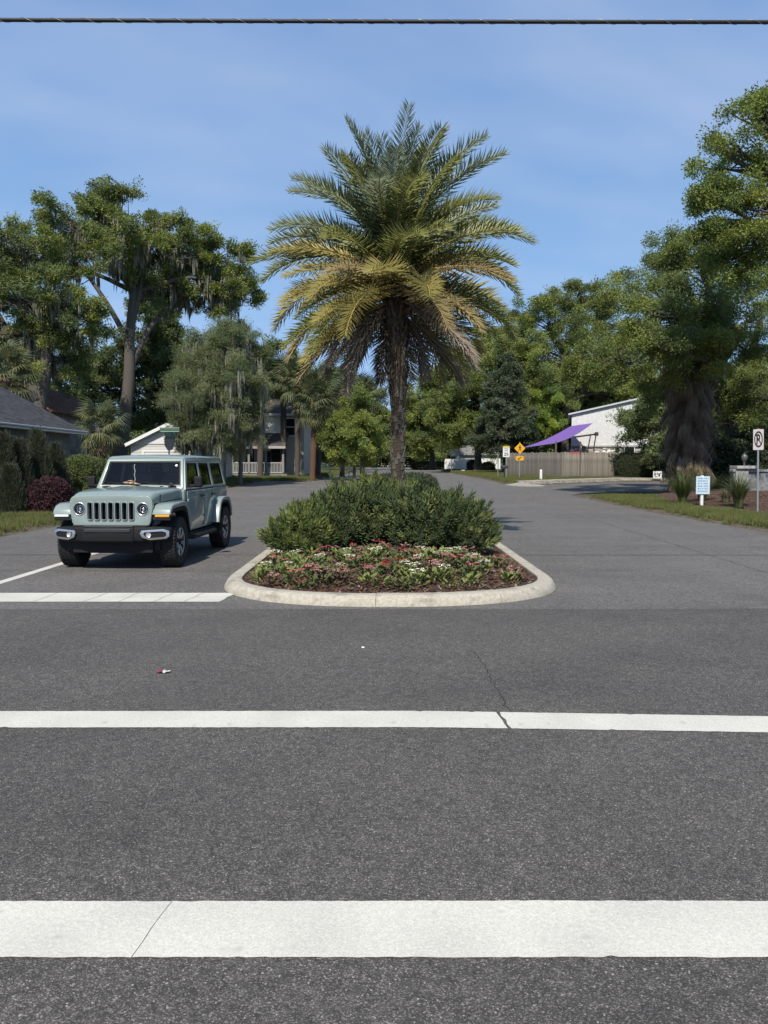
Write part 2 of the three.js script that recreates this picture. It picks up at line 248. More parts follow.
{
  const kerb = thing('island_kerb', 'pale rounded concrete kerb around the planted island', 'kerb'); kerb.userData.kind = 'structure'; delete kerb.userData.category;
  const cm = new THREE.MeshStandardMaterial({ color: lin(0.46, 0.42, 0.335), roughness: 0.9, map: kerbTex, bumpMap: grainBump, bumpScale: 0.006 });
  const n = outline.length, profile = [[0, -0.05], [0.006, 0.025], [0.04, 0.092], [0.065, 0.114], [0.095, 0.124], [0.228, 0.130], [0.245, 0.122], [0.252, 0.05], [0.252, -0.05]];
  let len = 0, start = 0; const cuts = [0]; for (let i = 0; i < n; i++) { const q = outline[(i + 1) % n]; len += Math.hypot(q[0] - outline[i][0], q[1] - outline[i][1]); if (len > 1.52 && n - i > 8) { cuts.push(i + 1); len = 0; } } cuts.push(n);
  // a joint stands at the middle of the front, as on site
  for (let c = 0; c < cuts.length - 1; c++) {
    const rings = []; const r = rng(60 + c), dy = (r() - 0.5) * 0.006, off = (r() - 0.5) * 0.008;
    for (let i = cuts[c]; i <= cuts[c + 1]; i++) {
      const k = i % n, a = outline[(k - 1 + n) % n], b = outline[(k + 1) % n]; let tx = b[0] - a[0], td = b[1] - a[1]; const l = Math.hypot(tx, td); tx /= l; td /= l; const sh = i === cuts[c] ? 0.003 : i === cuts[c + 1] ? -0.003 : 0;
      const nx = -td, nd = tx; // inward on this winding
      rings.push(profile.map(([w, y]) => [outline[k][0] + nx * (w + off) + tx * sh, y + dy + groundH(0, -outline[k][1]), -(outline[k][1] + nd * (w + off) + td * sh)]));
    }
    part(c ? 'kerb_stone_' + String(c).padStart(3, '0') : 'kerb_stone', metreUV(crease(ringLoft(rings), 30)), cm, kerb);
  }
  // mulched soil inside
  const rows = 8, pos = [], uv = [], idx = [], col = [];
  for (let k = 0; k <= rows; k++) for (let i = 0; i <= n; i++) {
    const j = i % n, s = k / rows, a = outline[j], sx = IX, sd = clamp(a[1], 11.2, 28.4), e = lerp(0.085, 1, s); const x = lerp(a[0], sx, e), d = lerp(a[1], sd, e);
    pos.push(x, islandY(x, d) + 0.02 * fbm(x * 5, d * 5, 3, 3), -d); uv.push(x, d); const m = clamp(0.5 + fbm(x * 3, d * 3, 9)); col.push(lerp(0.05, 0.10, m), lerp(0.032, 0.06, m), lerp(0.022, 0.04, m));
    if (k && i < n) { const p = (k - 1) * (n + 1) + i, q = p + n + 1; idx.push(p, q, q + 1, p, q + 1, p + 1); }
  }
  const g = new THREE.BufferGeometry(); g.setAttribute('position', new THREE.Float32BufferAttribute(pos, 3)); g.setAttribute('uv', new THREE.Float32BufferAttribute(uv, 2)); g.setAttribute('color', new THREE.Float32BufferAttribute(col, 3)); g.setIndex(idx); g.computeVertexNormals();
  structure('island_soil', g, new THREE.MeshStandardMaterial({ vertexColors: true, roughness: 1, side: THREE.DoubleSide, map: grainTex, bumpMap: grainBump, bumpScale: 0.02 }));
}
function mulchChips(name, label, spots, seed) {
  const r = rng(seed), chip = box(0.055, 0.007, 0.014), ms = [], cs = [], e = new THREE.Euler(), q = new THREE.Quaternion();
  for (const p of spots) { e.set((r() - 0.5) * 0.9, r() * 7, (r() - 0.5) * 0.9); const s = 0.5 + r() * 1.1; ms.push(new THREE.Matrix4().compose(p, q.setFromEuler(e), V(s, 1, 0.7 + r()))); const t = r(); cs.push(t < 0.12 ? lin(0.22, 0.18, 0.14) : lin(lerp(0.035, 0.15, t), lerp(0.02, 0.075, t), lerp(0.014, 0.045, t))); }
  const im = scatter(numbered(name), chip, mat([1, 1, 1], 0.95), ms, cs, scene); return tag(im, label, 'mulch', null, 'stuff');
}
{
  const r = rng(91), spots = []; while (spots.length < 9000) { const x = IX + (r() * 2 - 1) * 2.05, d = 9.35 + r() * 4.6; if (d < 11 && ((Math.abs(x - IX) / 2.03) ** 2.3 + ((11 - d) / 1.62) ** 2.3) > 1) continue; spots.push(V(x, islandY(x, d) + 0.012 + r() * 0.012, -d)); }
  mulchChips('bark_mulch', 'reddish brown bark mulch in the island flower bed', spots, 92);
}
// ---------------------------------------------------------------- the sage green off-road vehicle
{
  const J = thing('off_road_vehicle', 'sage green boxy four-door off-road vehicle with black bumper waiting in the left lane', 'car', [-4.25, 0, -14.25], -2.6 * PI / 180);
  const sage = mat([0.228, 0.28, 0.256], 0.32, { clearcoat: 0.8, clearcoatRoughness: 0.06 });
  const black = mat([0.014, 0.014, 0.015], 0.65, { specularIntensity: 0.5 }), rubber = mat([0.016, 0.016, 0.016], 0.85, { bumpMap: grainBump, bumpScale: 0.003 }), trimGrey = mat([0.028, 0.029, 0.031], 0.5);
  const silver = mat([0.55, 0.56, 0.57], 0.3, { metalness: 0.85 }), chrome = mat([0.8, 0.8, 0.8], 0.12, { metalness: 1 });
  const glass = mat([0.80, 0.86, 0.84], 0.02, { transmission: 1, thickness: 0, ior: 1.5, side: THREE.DoubleSide }), darkGlass = mat([0.014, 0.016, 0.016], 0.03, { transmission: 1, thickness: 0, ior: 1.5, side: THREE.DoubleSide });
  const lensMat = mat([0.95, 0.95, 0.95], 0.03, { transmission: 1, thickness: 0, ior: 1.5 }), amber = mat([0.75, 0.33, 0.03], 0.2, { clearcoat: 1 }), whiteLens = mat([0.78, 0.78, 0.76], 0.2, { clearcoat: 1 });
  const cloth = mat([0.055, 0.055, 0.058], 0.85);
  const side = (g) => { const h = g.clone(); h.scale(-1, 1, 1); const f = flat(h); const p = f.attributes; for (const k of ['position', 'normal', 'uv']) { const a = p[k], s = a.itemSize, d = a.array; for (let i = 0; i < a.count; i += 3) for (let c = 0; c < s; c++) { const t = d[(i + 1) * s + c]; d[(i + 1) * s + c] = d[(i + 2) * s + c]; d[(i + 2) * s + c] = t; } } f.computeVertexNormals(); return crease(f, 35); };
  const both = (name, g, m, parent = J, label) => { part(name, crease(flat(g), 35), m, parent, label); return part(name, side(g), m, parent, label); };
  // extrude a side-view shape (z forward, y up) across x from x0 to x1
  const across = (pts, x0, x1, bevel = 0.02, holes = []) => { const s = shapeOf(pts.map(([z, y]) => [-z, y])); holes.forEach((h) => s.holes.push(shapeOf(h.map(([z, y]) => [-z, y])))); const g = extrude(s, x1 - x0 - 2 * bevel, bevel, 3); g.translate(0, 0, bevel); g.rotateY(PI / 2); g.translate(x0, 0, 0); return g; };
  const arc = (cz, cy, r, a0, a1, n = 12) => Array.from({ length: n + 1 }, (_, i) => { const a = lerp(a0, a1, i / n); return [cz + r * Math.cos(a), cy + r * Math.sin(a)]; });
  // tub
  const tub = [[-2.12, 0.60], [-2.15, 0.80], [-2.15, 1.20], [-2.11, 1.24], [0.76, 1.26], [0.80, 1.22], [0.80, 0.56], [0.74, 0.50], [-0.94, 0.50], ...arc(-1.5, 0.44, 0.52, 0.12, PI - 0.3)];
  part('body', crease(flat(across(tub, -0.80, 0.80, 0.03)), 40), sage, J);
  // engine bay sides and hood
  const hoodRing = (z, w, top, bot, r) => { const a = []; for (let i = 0; i <= 6; i++) { const t = i / 6 * PI / 2; a.push([w - r + r * Math.cos(t), top - r + r * Math.sin(t)]); } const R = []; R.push([-w, bot, z], [w, bot, z]); a.forEach(([x, y]) => R.push([x, y + 0.022 * (1 - (x / w) ** 2), z])); for (const x of [0.6, 0.3, 0, -0.3, -0.6]) R.push([x * w, top + 0.028 * (1 - x * x) + 0.0, z]); a.slice().reverse().forEach(([x, y]) => R.push([-x, y + 0.022 * (1 - (x / w) ** 2), z])); return R; };
  part('front_panel', crease(ringLoft([hoodRing(0.805, 0.755, 1.10, 0.72, 0.06), hoodRing(1.4, 0.715, 1.08, 0.72, 0.06), hoodRing(1.93, 0.655, 1.05, 0.72, 0.06)].map((r) => r.slice().reverse())), 40), sage, J);
  const hood = part('hood', crease(ringLoft([[0.775, 0.76, 1.285, 1.115, 0.07], [1.1, 0.738, 1.285, 1.10, 0.075], [1.5, 0.708, 1.272, 1.09, 0.08], [1.8, 0.68, 1.245, 1.075, 0.085], [1.93, 0.666, 1.22, 1.07, 0.085], [1.985, 0.655, 1.185, 1.07, 0.06]].map((a) => hoodRing(...a).reverse())), 40), sage, J);
  for (const s of [-1, 1]) { part('hood_bulge', crease(ringLoft([0.82, 1.1, 1.5, 1.78].map((z, i) => { const y = [1.308, 1.312, 1.298, 1.272][i], h = [0.004, 0.014, 0.012, 0.002][i]; return [[s * 0.14 - 0.10, y - 0.02, z], [s * 0.14 + 0.10, y - 0.02, z], [s * 0.14 + 0.10, y, z], [s * 0.14 + 0.06, y + h, z], [s * 0.14 - 0.06, y + h, z], [s * 0.14 - 0.10, y, z]].reverse(); })), 50), sage, hood); }
  both('hood_latch', merge([box(0.035, 0.10, 0.05, 0.672, 1.13, 1.72, 0.012), box(0.05, 0.03, 0.04, 0.67, 1.19, 1.71, 0.01)]), black, hood);
  for (const x of [-0.46, 0.46]) part('washer_nozzle', box(0.06, 0.016, 0.03, x, 1.318, 0.98, 0.007), black, hood);
  both('hood_hinge', box(0.05, 0.02, 0.14, 0.58, 1.308, 0.86, 0.008), black, hood);
  // grille with seven slots
  const gs = new THREE.Shape(); gs.moveTo(-0.50, 0.665); gs.lineTo(0.50, 0.665); gs.quadraticCurveTo(0.60, 0.68, 0.635, 0.78); gs.lineTo(0.672, 1.0); gs.quadraticCurveTo(0.682, 1.165, 0.60, 1.19); gs.quadraticCurveTo(0, 1.222, -0.60, 1.19); gs.quadraticCurveTo(-0.682, 1.165, -0.672, 1.0); gs.lineTo(-0.635, 0.78); gs.quadraticCurveTo(-0.60, 0.68, -0.50, 0.665);
  const slotX = Array.from({ length: 7 }, (_, i) => (i - 3) * 0.112);
  slotX.forEach((x, i) => { const e = Math.abs(i - 3) === 3 ? 0.012 : 0; gs.holes.push(roundRect(THREE.Path, x - 0.043 + (i === 0 ? e : 0), 0.81, 0.086 - e, 0.285, 0.03)); });
  for (const x of [-0.512, 0.512]) { const p = new THREE.Path(); p.absarc(x, 0.985, 0.094, 0, 2 * PI); gs.holes.push(p); }
  const grilleGeo = extrude(gs, 0.05, 0.012, 3, 16); grilleGeo.translate(0, 0, 1.985);
  const grille = part('grille', crease(flat(grilleGeo), 40), sage, J);
  const mesh = [box(1.0, 0.46, 0.02, 0, 0.94, 1.955)]; for (let i = 0; i < 60; i++) mesh.push(box(0.003, 0.42, 0.006, -0.44 + i * 0.015, 0.94, 1.975)); for (let i = 0; i < 22; i++) mesh.push(box(0.9, 0.003, 0.006, 0, 0.75 + i * 0.018, 1.973));
  part('grille_mesh', mesh, black, grille);
  slotX.forEach((x) => { const s = roundRect(THREE.Shape, x - 0.046, 0.805, 0.092, 0.295, 0.034); s.holes.push(roundRect(THREE.Path, x - 0.036, 0.817, 0.072, 0.271, 0.026)); const g = extrude(s, 0.03, 0.0025, 2); g.translate(0, 0, 2.035); part('slot_surround', crease(flat(g), 40), silver, grille); });
  for (const x of [-0.512, 0.512]) {
    const h = part('headlight', (() => { const g = new THREE.LatheGeometry([[0.0, -0.07], [0.05, -0.065], [0.08, -0.03], [0.088, 0.0]].map(([a, b]) => new THREE.Vector2(a, b)), 28); g.rotateX(PI / 2); g.translate(x, 0.985, 2.02); return g; })(), mat([0.10, 0.10, 0.105], 0.3, { metalness: 0.6 }), grille);
    const t = new THREE.TorusGeometry(0.098, 0.012, 10, 36); t.translate(x, 0.985, 2.045); part('headlight_ring', t, silver, h);
    const pr = [new THREE.SphereGeometry(0.033, 16, 12), new THREE.TorusGeometry(0.055, 0.008, 8, 24)]; pr.forEach((g) => g.translate(x, 0.985, 2.0)); part('projector', pr, chrome, h);
    const l = new THREE.SphereGeometry(0.19, 24, 8, 0, 2 * PI, 0, 0.52); l.rotateX(PI / 2); l.translate(x, 0.985, 1.878); part('lens', l, lensMat, h);
  }
  // bumper: swept along x
  const bs = (x, zf, zb, y0, y1) => { const r = 0.03; return [[x, y0, zb], [x, y0, zf - r], [x, y0 + r, zf], [x, (y0 + y1) / 2, zf + 0.012], [x, y1 - r, zf], [x, y1, zf - r], [x, y1, zb]]; };
  const bx = [[-0.955, 1.86, 1.72, 0.52, 0.665], [-0.93, 1.97, 1.75, 0.495, 0.685], [-0.80, 2.06, 1.85, 0.475, 0.70], [-0.62, 2.13, 1.92, 0.47, 0.705], [-0.42, 2.18, 1.95, 0.465, 0.705], [-0.405, 2.20, 1.95, 0.46, 0.71], [0, 2.215, 1.95, 0.46, 0.71]];
  const bumper = part('front_bumper', crease(ringLoft([...bx, ...bx.slice(0, -1).reverse().map(([x, ...q]) => [-x, ...q])].map((a) => bs(...a))), 30), mat([0.012, 0.012, 0.013], 0.6, { specularIntensity: 0.5 }), J);
  part('bumper_cap', [box(0.80, 0.028, 0.20, 0, 0.717, 2.09, 0.012), box(0.74, 0.06, 0.03, 0, 0.655, 2.213, 0.012)], trimGrey, bumper);
  for (const s of [-1, 1]) {
    // lamp bezel lying on the swept-back bumper end
    const sh = new THREE.Shape(), pts = [[-0.175, 0.02], [-0.155, 0.062], [0.10, 0.075], [0.165, 0.045], [0.165, -0.03], [0.13, -0.065], [-0.06, -0.078], [-0.15, -0.04]].map(([a, b]) => [a * s * 1.32, b * 1.12]);
    if (s < 0) pts.reverse(); const inner = pts.map(([a, b]) => [a * 0.80, b * 0.66]); const ring = shapeOf(pts); ring.holes.push(shapeOf(inner)); const place = (g) => { g.rotateY(s * 0.37); g.translate(s * 0.725, 0.588, 2.105); return g; };
    part('fog_lamp_bezel', crease(flat(place(extrude(ring, 0.014, 0.006, 2))), 40), silver, bumper);
    part('fog_lamp_recess', flat(place(extrude(shapeOf(inner), 0.006))), black, bumper);
    const lampX = -s * 0.10; const fl = new THREE.LatheGeometry([[0, 0.004], [0.02, 0.004], [0.034, 0.02], [0.038, 0.022], [0.04, 0.0]].map(([a, b]) => new THREE.Vector2(a, b)), 20); fl.rotateX(PI / 2); fl.translate(lampX, -0.005, 0.006); part('fog_lamp', crease(flat(place(fl)), 40), mat([0.75, 0.75, 0.74], 0.15, { metalness: 0.5 }), bumper);
    part('tow_bracket', box(0.20, 0.03, 0.12, s * 0.50, 0.715, 2.06, 0.01), black, bumper);
  }
  part('air_dam', [box(1.30, 0.20, 0.05, 0, 0.375, 1.98, 0.02), box(1.5, 0.16, 0.3, 0, 0.40, 1.8)], black, J);
  // fender flares
  const band = (outer, t) => { const n = outer.length; const inn = outer.map((p, i) => { const a = outer[Math.max(0, i - 1)], b = outer[Math.min(n - 1, i + 1)]; const dz = b[0] - a[0], dy = b[1] - a[1], l = Math.hypot(dz, dy); return [p[0] + dy / l * t, p[1] - dz / l * t]; }); return [...outer, ...inn.reverse()]; };
  const fOut = [[0.84, 0.58], [0.92, 0.80], [1.02, 0.985], [1.12, 1.055], [1.26, 1.085], [1.78, 1.07], [1.93, 1.035], [2.01, 0.97], [2.03, 0.90]];
  const fIn = [[0.87, 0.57], [0.96, 0.76], [1.06, 0.92], [1.17, 0.985], [1.30, 1.005], [1.76, 0.995], [1.90, 0.955], [1.975, 0.90], [2.0, 0.84]];
  both('front_fender', across(band(fOut, 0.08), 0.645, 0.955, 0.022), sage);
  both('fender_liner', across(band(fIn, 0.07), 0.62, 0.935, 0.01), black);
  both('fender_inner_wall', box(0.03, 0.42, 1.1, 0.64, 0.78, 1.42), black);
  for (const s of [-1, 1]) { part('turn_signal', box(0.235, 0.042, 0.06, s * 0.815, 0.875, 2.005, 0.014), s > 0 ? amber : whiteLens, J, s > 0 ? 'amber marker lamp on the fender front' : 'pale marker lamp on the fender front'); part('marker_trim', box(0.28, 0.05, 0.06, s * 0.80, 0.825, 1.985, 0.012), black, J); part('side_marker', box(0.012, 0.03, 0.09, s * 0.956, 0.90, 1.86, 0.005), amber, J); }
  const rOut = [[-0.93, 0.56], [-1.00, 0.76], [-1.10, 0.945], [-1.22, 1.02], [-1.40, 1.05], [-1.70, 1.045], [-1.87, 0.99], [-1.99, 0.84], [-2.06, 0.64]].reverse();
  const rIn = [[-0.97, 0.55], [-1.04, 0.74], [-1.14, 0.90], [-1.25, 0.955], [-1.42, 0.98], [-1.68, 0.975], [-1.83, 0.925], [-1.94, 0.80], [-2.01, 0.63]].reverse();
  both('rear_fender', across(band(rOut, 0.075), 0.77, 0.955, 0.022), sage);
  both('fender_liner', across(band(rIn, 0.06), 0.70, 0.935, 0.01), black);
  // windshield frame, raked: base z .70 y 1.27, top z .40 y 1.80
  const rake = Math.atan2(0.30, 0.53), wsLen = 0.605;
  const ws = shapeOf([[-0.755, 0], [0.755, 0], [0.685, wsLen], [-0.685, wsLen]]), wh = new THREE.Path(); [[-0.70, 0.075], [-0.64, wsLen - 0.055], [0.64, wsLen - 0.055], [0.70, 0.075]].forEach(([x, y], i) => i ? wh.lineTo(x, y) : wh.moveTo(x, y)); wh.closePath(); ws.holes.push(wh);
  const tilt = (g) => { g.rotateX(-rake); g.translate(0, 1.265, 0.735); return g; };
  const wsf = part('windshield_frame', crease(flat(tilt((() => { const g = extrude(ws, 0.045, 0.012, 2); g.translate(0, 0, -0.045); return g; })())), 40), sage, J);
  part('windshield', flat(tilt((() => { const g = new THREE.ShapeGeometry(shapeOf([[-0.715, 0.06], [0.715, 0.06], [0.655, wsLen - 0.04], [-0.655, wsLen - 0.04]])); g.translate(0, 0, -0.012); return g; })())), glass, J);
  const seal = shapeOf([[-0.703, 0.07], [0.703, 0.07], [0.643, wsLen - 0.052], [-0.643, wsLen - 0.052]]); const sl = new THREE.Path(); [[-0.672, 0.10], [-0.617, wsLen - 0.075], [0.617, wsLen - 0.075], [0.672, 0.10]].forEach(([x, y], i) => i ? sl.lineTo(x, y) : sl.moveTo(x, y)); sl.closePath(); seal.holes.push(sl);
  part('windshield_seal', flat(tilt((() => { const g = extrude(seal, 0.006); g.translate(0, 0, -0.010); return g; })())), black, wsf);
  for (const [x, a] of [[-0.28, 0.10], [0.34, 0.10]]) { const arm = tubeThrough([V(x + 0.30, 0.035, 0.03), V(x + 0.22, 0.06, 0.03), V(x - 0.16, 0.115, 0.012)], [0.011, 0.009, 0.005], 6), blade = tubeThrough([V(x + 0.12, 0.072, 0.006), V(x - 0.40, 0.135, 0.006)], [0.008, 0.008], 5); part('wiper', [tilt(arm), tilt(blade)], black, wsf); }
  for (const x of [-0.60, 0.60, 0.12, -0.30]) part('cowl_bolt', box(0.07, 0.025, 0.035, x, 1.30, 0.775, 0.008), black, wsf);
  // greenhouse sides: three window openings, leaning inwards
  const lean = Math.atan2(0.105, 0.52), sideTilt = (g) => { g.rotateY(PI / 2); g.rotateZ(lean); g.translate(0.795, 1.25, 0); return g; }; // local: shape x = -z
  const gh = shapeOf([[-0.72, 0], [2.13, 0], [2.05, 0.56], [-0.40, 0.56]]);
  const winA = [[-0.575, 0.045], [0.275, 0.045], [0.275, 0.475], [-0.335, 0.475]], winB = [[0.385, 0.045], [1.06, 0.045], [1.03, 0.475], [0.385, 0.475]], winC = [[1.20, 0.045], [2.00, 0.045], [1.93, 0.475], [1.17, 0.475]];
  for (const w of [winA, winB, winC]) { const p = new THREE.Path(); w.slice().reverse().forEach(([x, y], i) => i ? p.lineTo(x, y) : p.moveTo(x, y)); p.closePath(); gh.holes.push(p); }
  const ghG = extrude(gh, 0.04, 0.01, 2); ghG.translate(0, 0, -0.04); both('window_frame', sideTilt(ghG), sage);
  for (const [w, m] of [[winA, darkGlass], [winB, darkGlass], [winC, darkGlass]]) { const cx = w.reduce((q, p) => q + p[0] / 4, 0), cy = 0.26; const g = new THREE.ShapeGeometry(shapeOf(w.map(([x, y]) => [cx + (x - cx) * 1.03, cy + (y - cy) * 1.03]))); g.translate(0, 0, -0.02); both('side_window', sideTilt(g), m); const s2 = shapeOf(w), hp = new THREE.Path(); w.slice().reverse().forEach(([x, y], i) => { const a = cx + (x - cx) * 0.93, b = cy + (y - cy) * 0.90; i ? hp.lineTo(a, b) : hp.moveTo(a, b); }); hp.closePath(); s2.holes.push(hp); const gg = extrude(s2, 0.012); gg.translate(0, 0, -0.016); both('window_seal', sideTilt(gg), black); }
  // rear wall of the cabin with its window
  const rw = shapeOf([[-0.79, 1.24], [0.79, 1.24], [0.69, 1.81], [-0.69, 1.81]]), rh = new THREE.Path(); [[-0.62, 1.32], [-0.56, 1.72], [0.56, 1.72], [0.62, 1.32]].forEach(([x, y], i) => i ? rh.lineTo(x, y) : rh.moveTo(x, y)); rh.closePath(); rw.holes.push(rh); const rwG = extrude(rw, 0.04); rwG.translate(0, 0, -2.10); part('rear_panel', flat(rwG), sage, J);
  const rg = new THREE.PlaneGeometry(1.22, 0.42); rg.translate(0, 1.52, -2.08); part('rear_window', rg, darkGlass, J);
  // roof in two panels and a rear shell
  const roofRing = (z, w, top, bot) => { const R = [[-w, bot, z], [w, bot, z]]; const r = 0.05; for (let i = 0; i <= 5; i++) { const t = i / 5 * PI / 2; R.push([w - r + r * Math.cos(t), top - r + r * Math.sin(t), z]); } for (const x of [0.5, 0, -0.5]) R.push([x * w, top + 0.022 * (1 - x * x), z]); for (let i = 5; i >= 0; i--) { const t = i / 5 * PI / 2; R.push([-w + r - r * Math.cos(t), top - r + r * Math.sin(t), z]); } return R.reverse(); };
  part('roof_panel', crease(ringLoft([roofRing(-0.335, 0.702, 1.852, 1.785), roofRing(0.30, 0.70, 1.842, 1.785), roofRing(0.39, 0.695, 1.825, 1.785), roofRing(0.425, 0.69, 1.805, 1.785)]), 40), sage, J);
  part('roof_shell', crease(ringLoft([roofRing(-2.11, 0.695, 1.83, 1.78), roofRing(-2.05, 0.705, 1.852, 1.78), roofRing(-0.35, 0.705, 1.858, 1.785)]), 40), sage, J);
  // doors, proud of the tub
  const doorF = [[0.66, 1.225], [0.66, 0.72], [0.60, 0.60], [0.52, 0.555], [-0.33, 0.555], [-0.345, 0.57], [-0.345, 1.225]], doorR = [[-0.375, 1.225], [-0.375, 0.555], [-0.86, 0.555], [-0.93, 0.66], [-1.02, 0.86], [-1.10, 0.98], [-1.135, 1.225]];
  for (const [d, hz] of [[doorF, -0.22], [doorR, -0.98]]) for (const s of [1, -1]) {
    const g = across(d.slice().reverse(), 0.796, 0.822, 0.009); const D = part('door', s > 0 ? crease(flat(g), 40) : side(g), sage, J);
    part('door_handle', merge([box(0.035, 0.032, 0.15, s * 0.842, 1.115, hz, 0.012), box(0.02, 0.06, 0.05, s * 0.825, 1.115, hz + 0.05, 0.008)]), black, D);
    const z0 = d === doorF ? 0.63 : -0.41; for (const y of [0.74, 1.06]) part('door_hinge', box(0.028, 0.05, 0.11, s * 0.826, y, z0, 0.01), sage, D);
  }
  both('belt_trim', box(0.012, 0.022, 1.8, 0.803, 1.238, -0.22, 0.005), black);
  for (const s of [-1, 1]) { const mr = part('side_mirror', [box(0.15, 0.20, 0.10, s * 0.965, 1.385, 0.50, 0.035), box(0.12, 0.05, 0.06, s * 0.86, 1.315, 0.51, 0.02)], black, J); part('mirror_glass', box(0.12, 0.16, 0.004, s * 0.965, 1.387, 0.449), chrome, mr); }
  both('cowl_vent', merge([box(0.012, 0.10, 0.17, 0.80, 1.02, 0.735, 0.01)]), black);
  both('fender_badge', box(0.006, 0.024, 0.16, 0.763, 1.0, 0.93, 0.003), silver);
  both('rock_rail', merge([tubeThrough([V(0.80, 0.44, 0.82), V(0.90, 0.42, 0.70), V(0.90, 0.42, -0.80), V(0.80, 0.44, -0.94)], [0.042, 0.045, 0.045, 0.042], 10), box(0.14, 0.05, 1.6, 0.80, 0.46, -0.06)]), black);
  part('underbody', [box(1.18, 0.22, 3.7, 0, 0.50, -0.1), box(0.14, 0.12, 0.4, 0.1, 0.36, 1.5), box(1.5, 0.09, 0.09, 0, 0.40, 1.5), box(1.5, 0.10, 0.10, 0, 0.40, -1.5), new THREE.SphereGeometry(0.13, 14, 10).translate(0.12, 0.40, 1.5), box(1.25, 0.5, 1.1, 0, 0.78, 1.38), box(1.3, 0.62, 1.2, 0, 0.85, -1.5)], black, J);
  part('rear_bumper', [box(1.62, 0.20, 0.18, 0, 0.60, -2.22, 0.04)], black, J);
  for (const s of [-1, 1]) part('tail_lamp', box(0.14, 0.24, 0.09, s * 0.72, 1.03, -2.18, 0.02), mat([0.35, 0.02, 0.02], 0.25), J);
  // wheels
  const tyreProfile = [[0.235, -0.115], [0.30, -0.135], [0.365, -0.137], [0.392, -0.125], [0.404, -0.105], [0.407, 0], [0.404, 0.105], [0.392, 0.125], [0.365, 0.137], [0.30, 0.135], [0.235, 0.115]].map(([a, b]) => new THREE.Vector2(a, b));
  const tyreG = new THREE.LatheGeometry(tyreProfile, 48); tyreG.rotateZ(PI / 2);
  const lugs = []; for (let i = 0; i < 44; i++) for (const [x, w, sh] of [[-0.098, 0.058, 0], [-0.034, 0.05, 0.5], [0.034, 0.05, 0], [0.098, 0.058, 0.5]]) { const g = box(w, 0.012, 0.040, x, 0.409, 0); g.rotateX((i + sh) / 44 * 2 * PI); lugs.push(g); }
  const tyreGeo = merge([tyreG, ...lugs]);
  const rimG = new THREE.LatheGeometry([[0.0, -0.02], [0.17, -0.02], [0.195, -0.09], [0.235, -0.115], [0.243, -0.10], [0.243, 0.10], [0.235, 0.115], [0.222, 0.108], [0.205, 0.06], [0.19, 0.02], [0.0, 0.0]].map(([a, b]) => new THREE.Vector2(a, b)), 36); rimG.rotateZ(-PI / 2);
  const spokes = []; for (let i = 0; i < 7; i++) for (const e of [-0.13, 0.13]) { const a = i / 7 * 2 * PI, p = V(0.085, 0.055 * Math.cos(a), 0.055 * Math.sin(a)), q = V(0.105, 0.225 * Math.cos(a + e), 0.225 * Math.sin(a + e)); spokes.push(tubeThrough([p, p.clone().lerp(q, 0.5).add(V(0.008, 0, 0)), q], [0.015, 0.010, 0.011], 5)); }
  const ringG = new THREE.TorusGeometry(0.228, 0.008, 6, 40); ringG.rotateY(PI / 2); ringG.translate(0.108, 0, 0);
  const hub = new THREE.CylinderGeometry(0.05, 0.06, 0.06, 20); hub.rotateZ(-PI / 2); hub.translate(0.085, 0, 0);
  const spokeGeo = merge([...spokes, ringG]), rimMat = mat([0.05, 0.05, 0.055], 0.4, { metalness: 0.6 });
  for (const [x, z, steer] of [[0.83, 1.5, 0.03], [-0.83, 1.5, 0.03], [0.82, -1.5, 0], [-0.82, -1.5, 0]]) {
    const w = new THREE.Group(); w.name = 'wheel'; w.position.set(x, 0.418, z); w.rotation.y = (x < 0 ? PI : 0) + steer; J.add(w);
    part('tyre', tyreGeo, rubber, w); part('rim', crease(flat(rimG), 40), rimMat, w); part('spokes', spokeGeo, silver, w); part('hub_cap', hub, black, w);
    const disc = new THREE.CylinderGeometry(0.16, 0.16, 0.03, 24); disc.rotateZ(PI / 2); disc.translate(-0.06, 0, 0); part('brake_disc', disc, trimGrey, w);
  }
  { const w = new THREE.Group(); w.name = 'spare_wheel'; w.position.set(0, 0.98, -2.36); w.rotation.y = PI / 2; J.add(w); part('tyre', tyreGeo, rubber, w); part('rim', crease(flat(rimG), 40), rimMat, w); }
  // cabin: dash, wheel, seats
  part('dashboard', [box(1.42, 0.10, 0.42, 0, 1.28, 0.44, 0.04), box(1.46, 0.03, 1.9, 0, 1.262, -1.1)], cloth, J);
  const sw = new THREE.TorusGeometry(0.185, 0.016, 8, 30); sw.rotateX(-0.45); sw.translate(0.36, 1.36, 0.10); part('steering_wheel', [sw, tubeThrough([V(0.36, 1.36, 0.10), V(0.36, 1.24, 0.34)], [0.03, 0.03], 8), tubeThrough([V(0.18, 1.36, 0.10), V(0.54, 1.36, 0.10)], [0.015, 0.015], 6)], cloth, J);
  for (const [x, z] of [[0.36, -0.28], [-0.36, -0.28], [0.36, -1.15], [-0.36, -1.15]]) part('seat', [box(0.48, 0.34, 0.14, x, 1.38, z, 0.05), box(0.26, 0.16, 0.11, x, 1.62, z, 0.045)], cloth, J);
  part('roll_bar', [tubeThrough([V(-0.62, 1.26, -0.40), V(-0.60, 1.74, -0.40), V(0.60, 1.74, -0.40), V(0.62, 1.26, -0.40)], [0.035, 0.035, 0.035, 0.035], 8)], cloth, J);
  part('rear_view_mirror', [box(0.24, 0.06, 0.03, 0, 1.70, 0.36, 0.012)], black, J);
  part('parking_sticker', (() => { const g = new THREE.CircleGeometry(0.022, 16); g.translate(0.575, 0.475, -0.004); return tilt(g); })(), mat([0.8, 0.8, 0.78], 0.6), J);
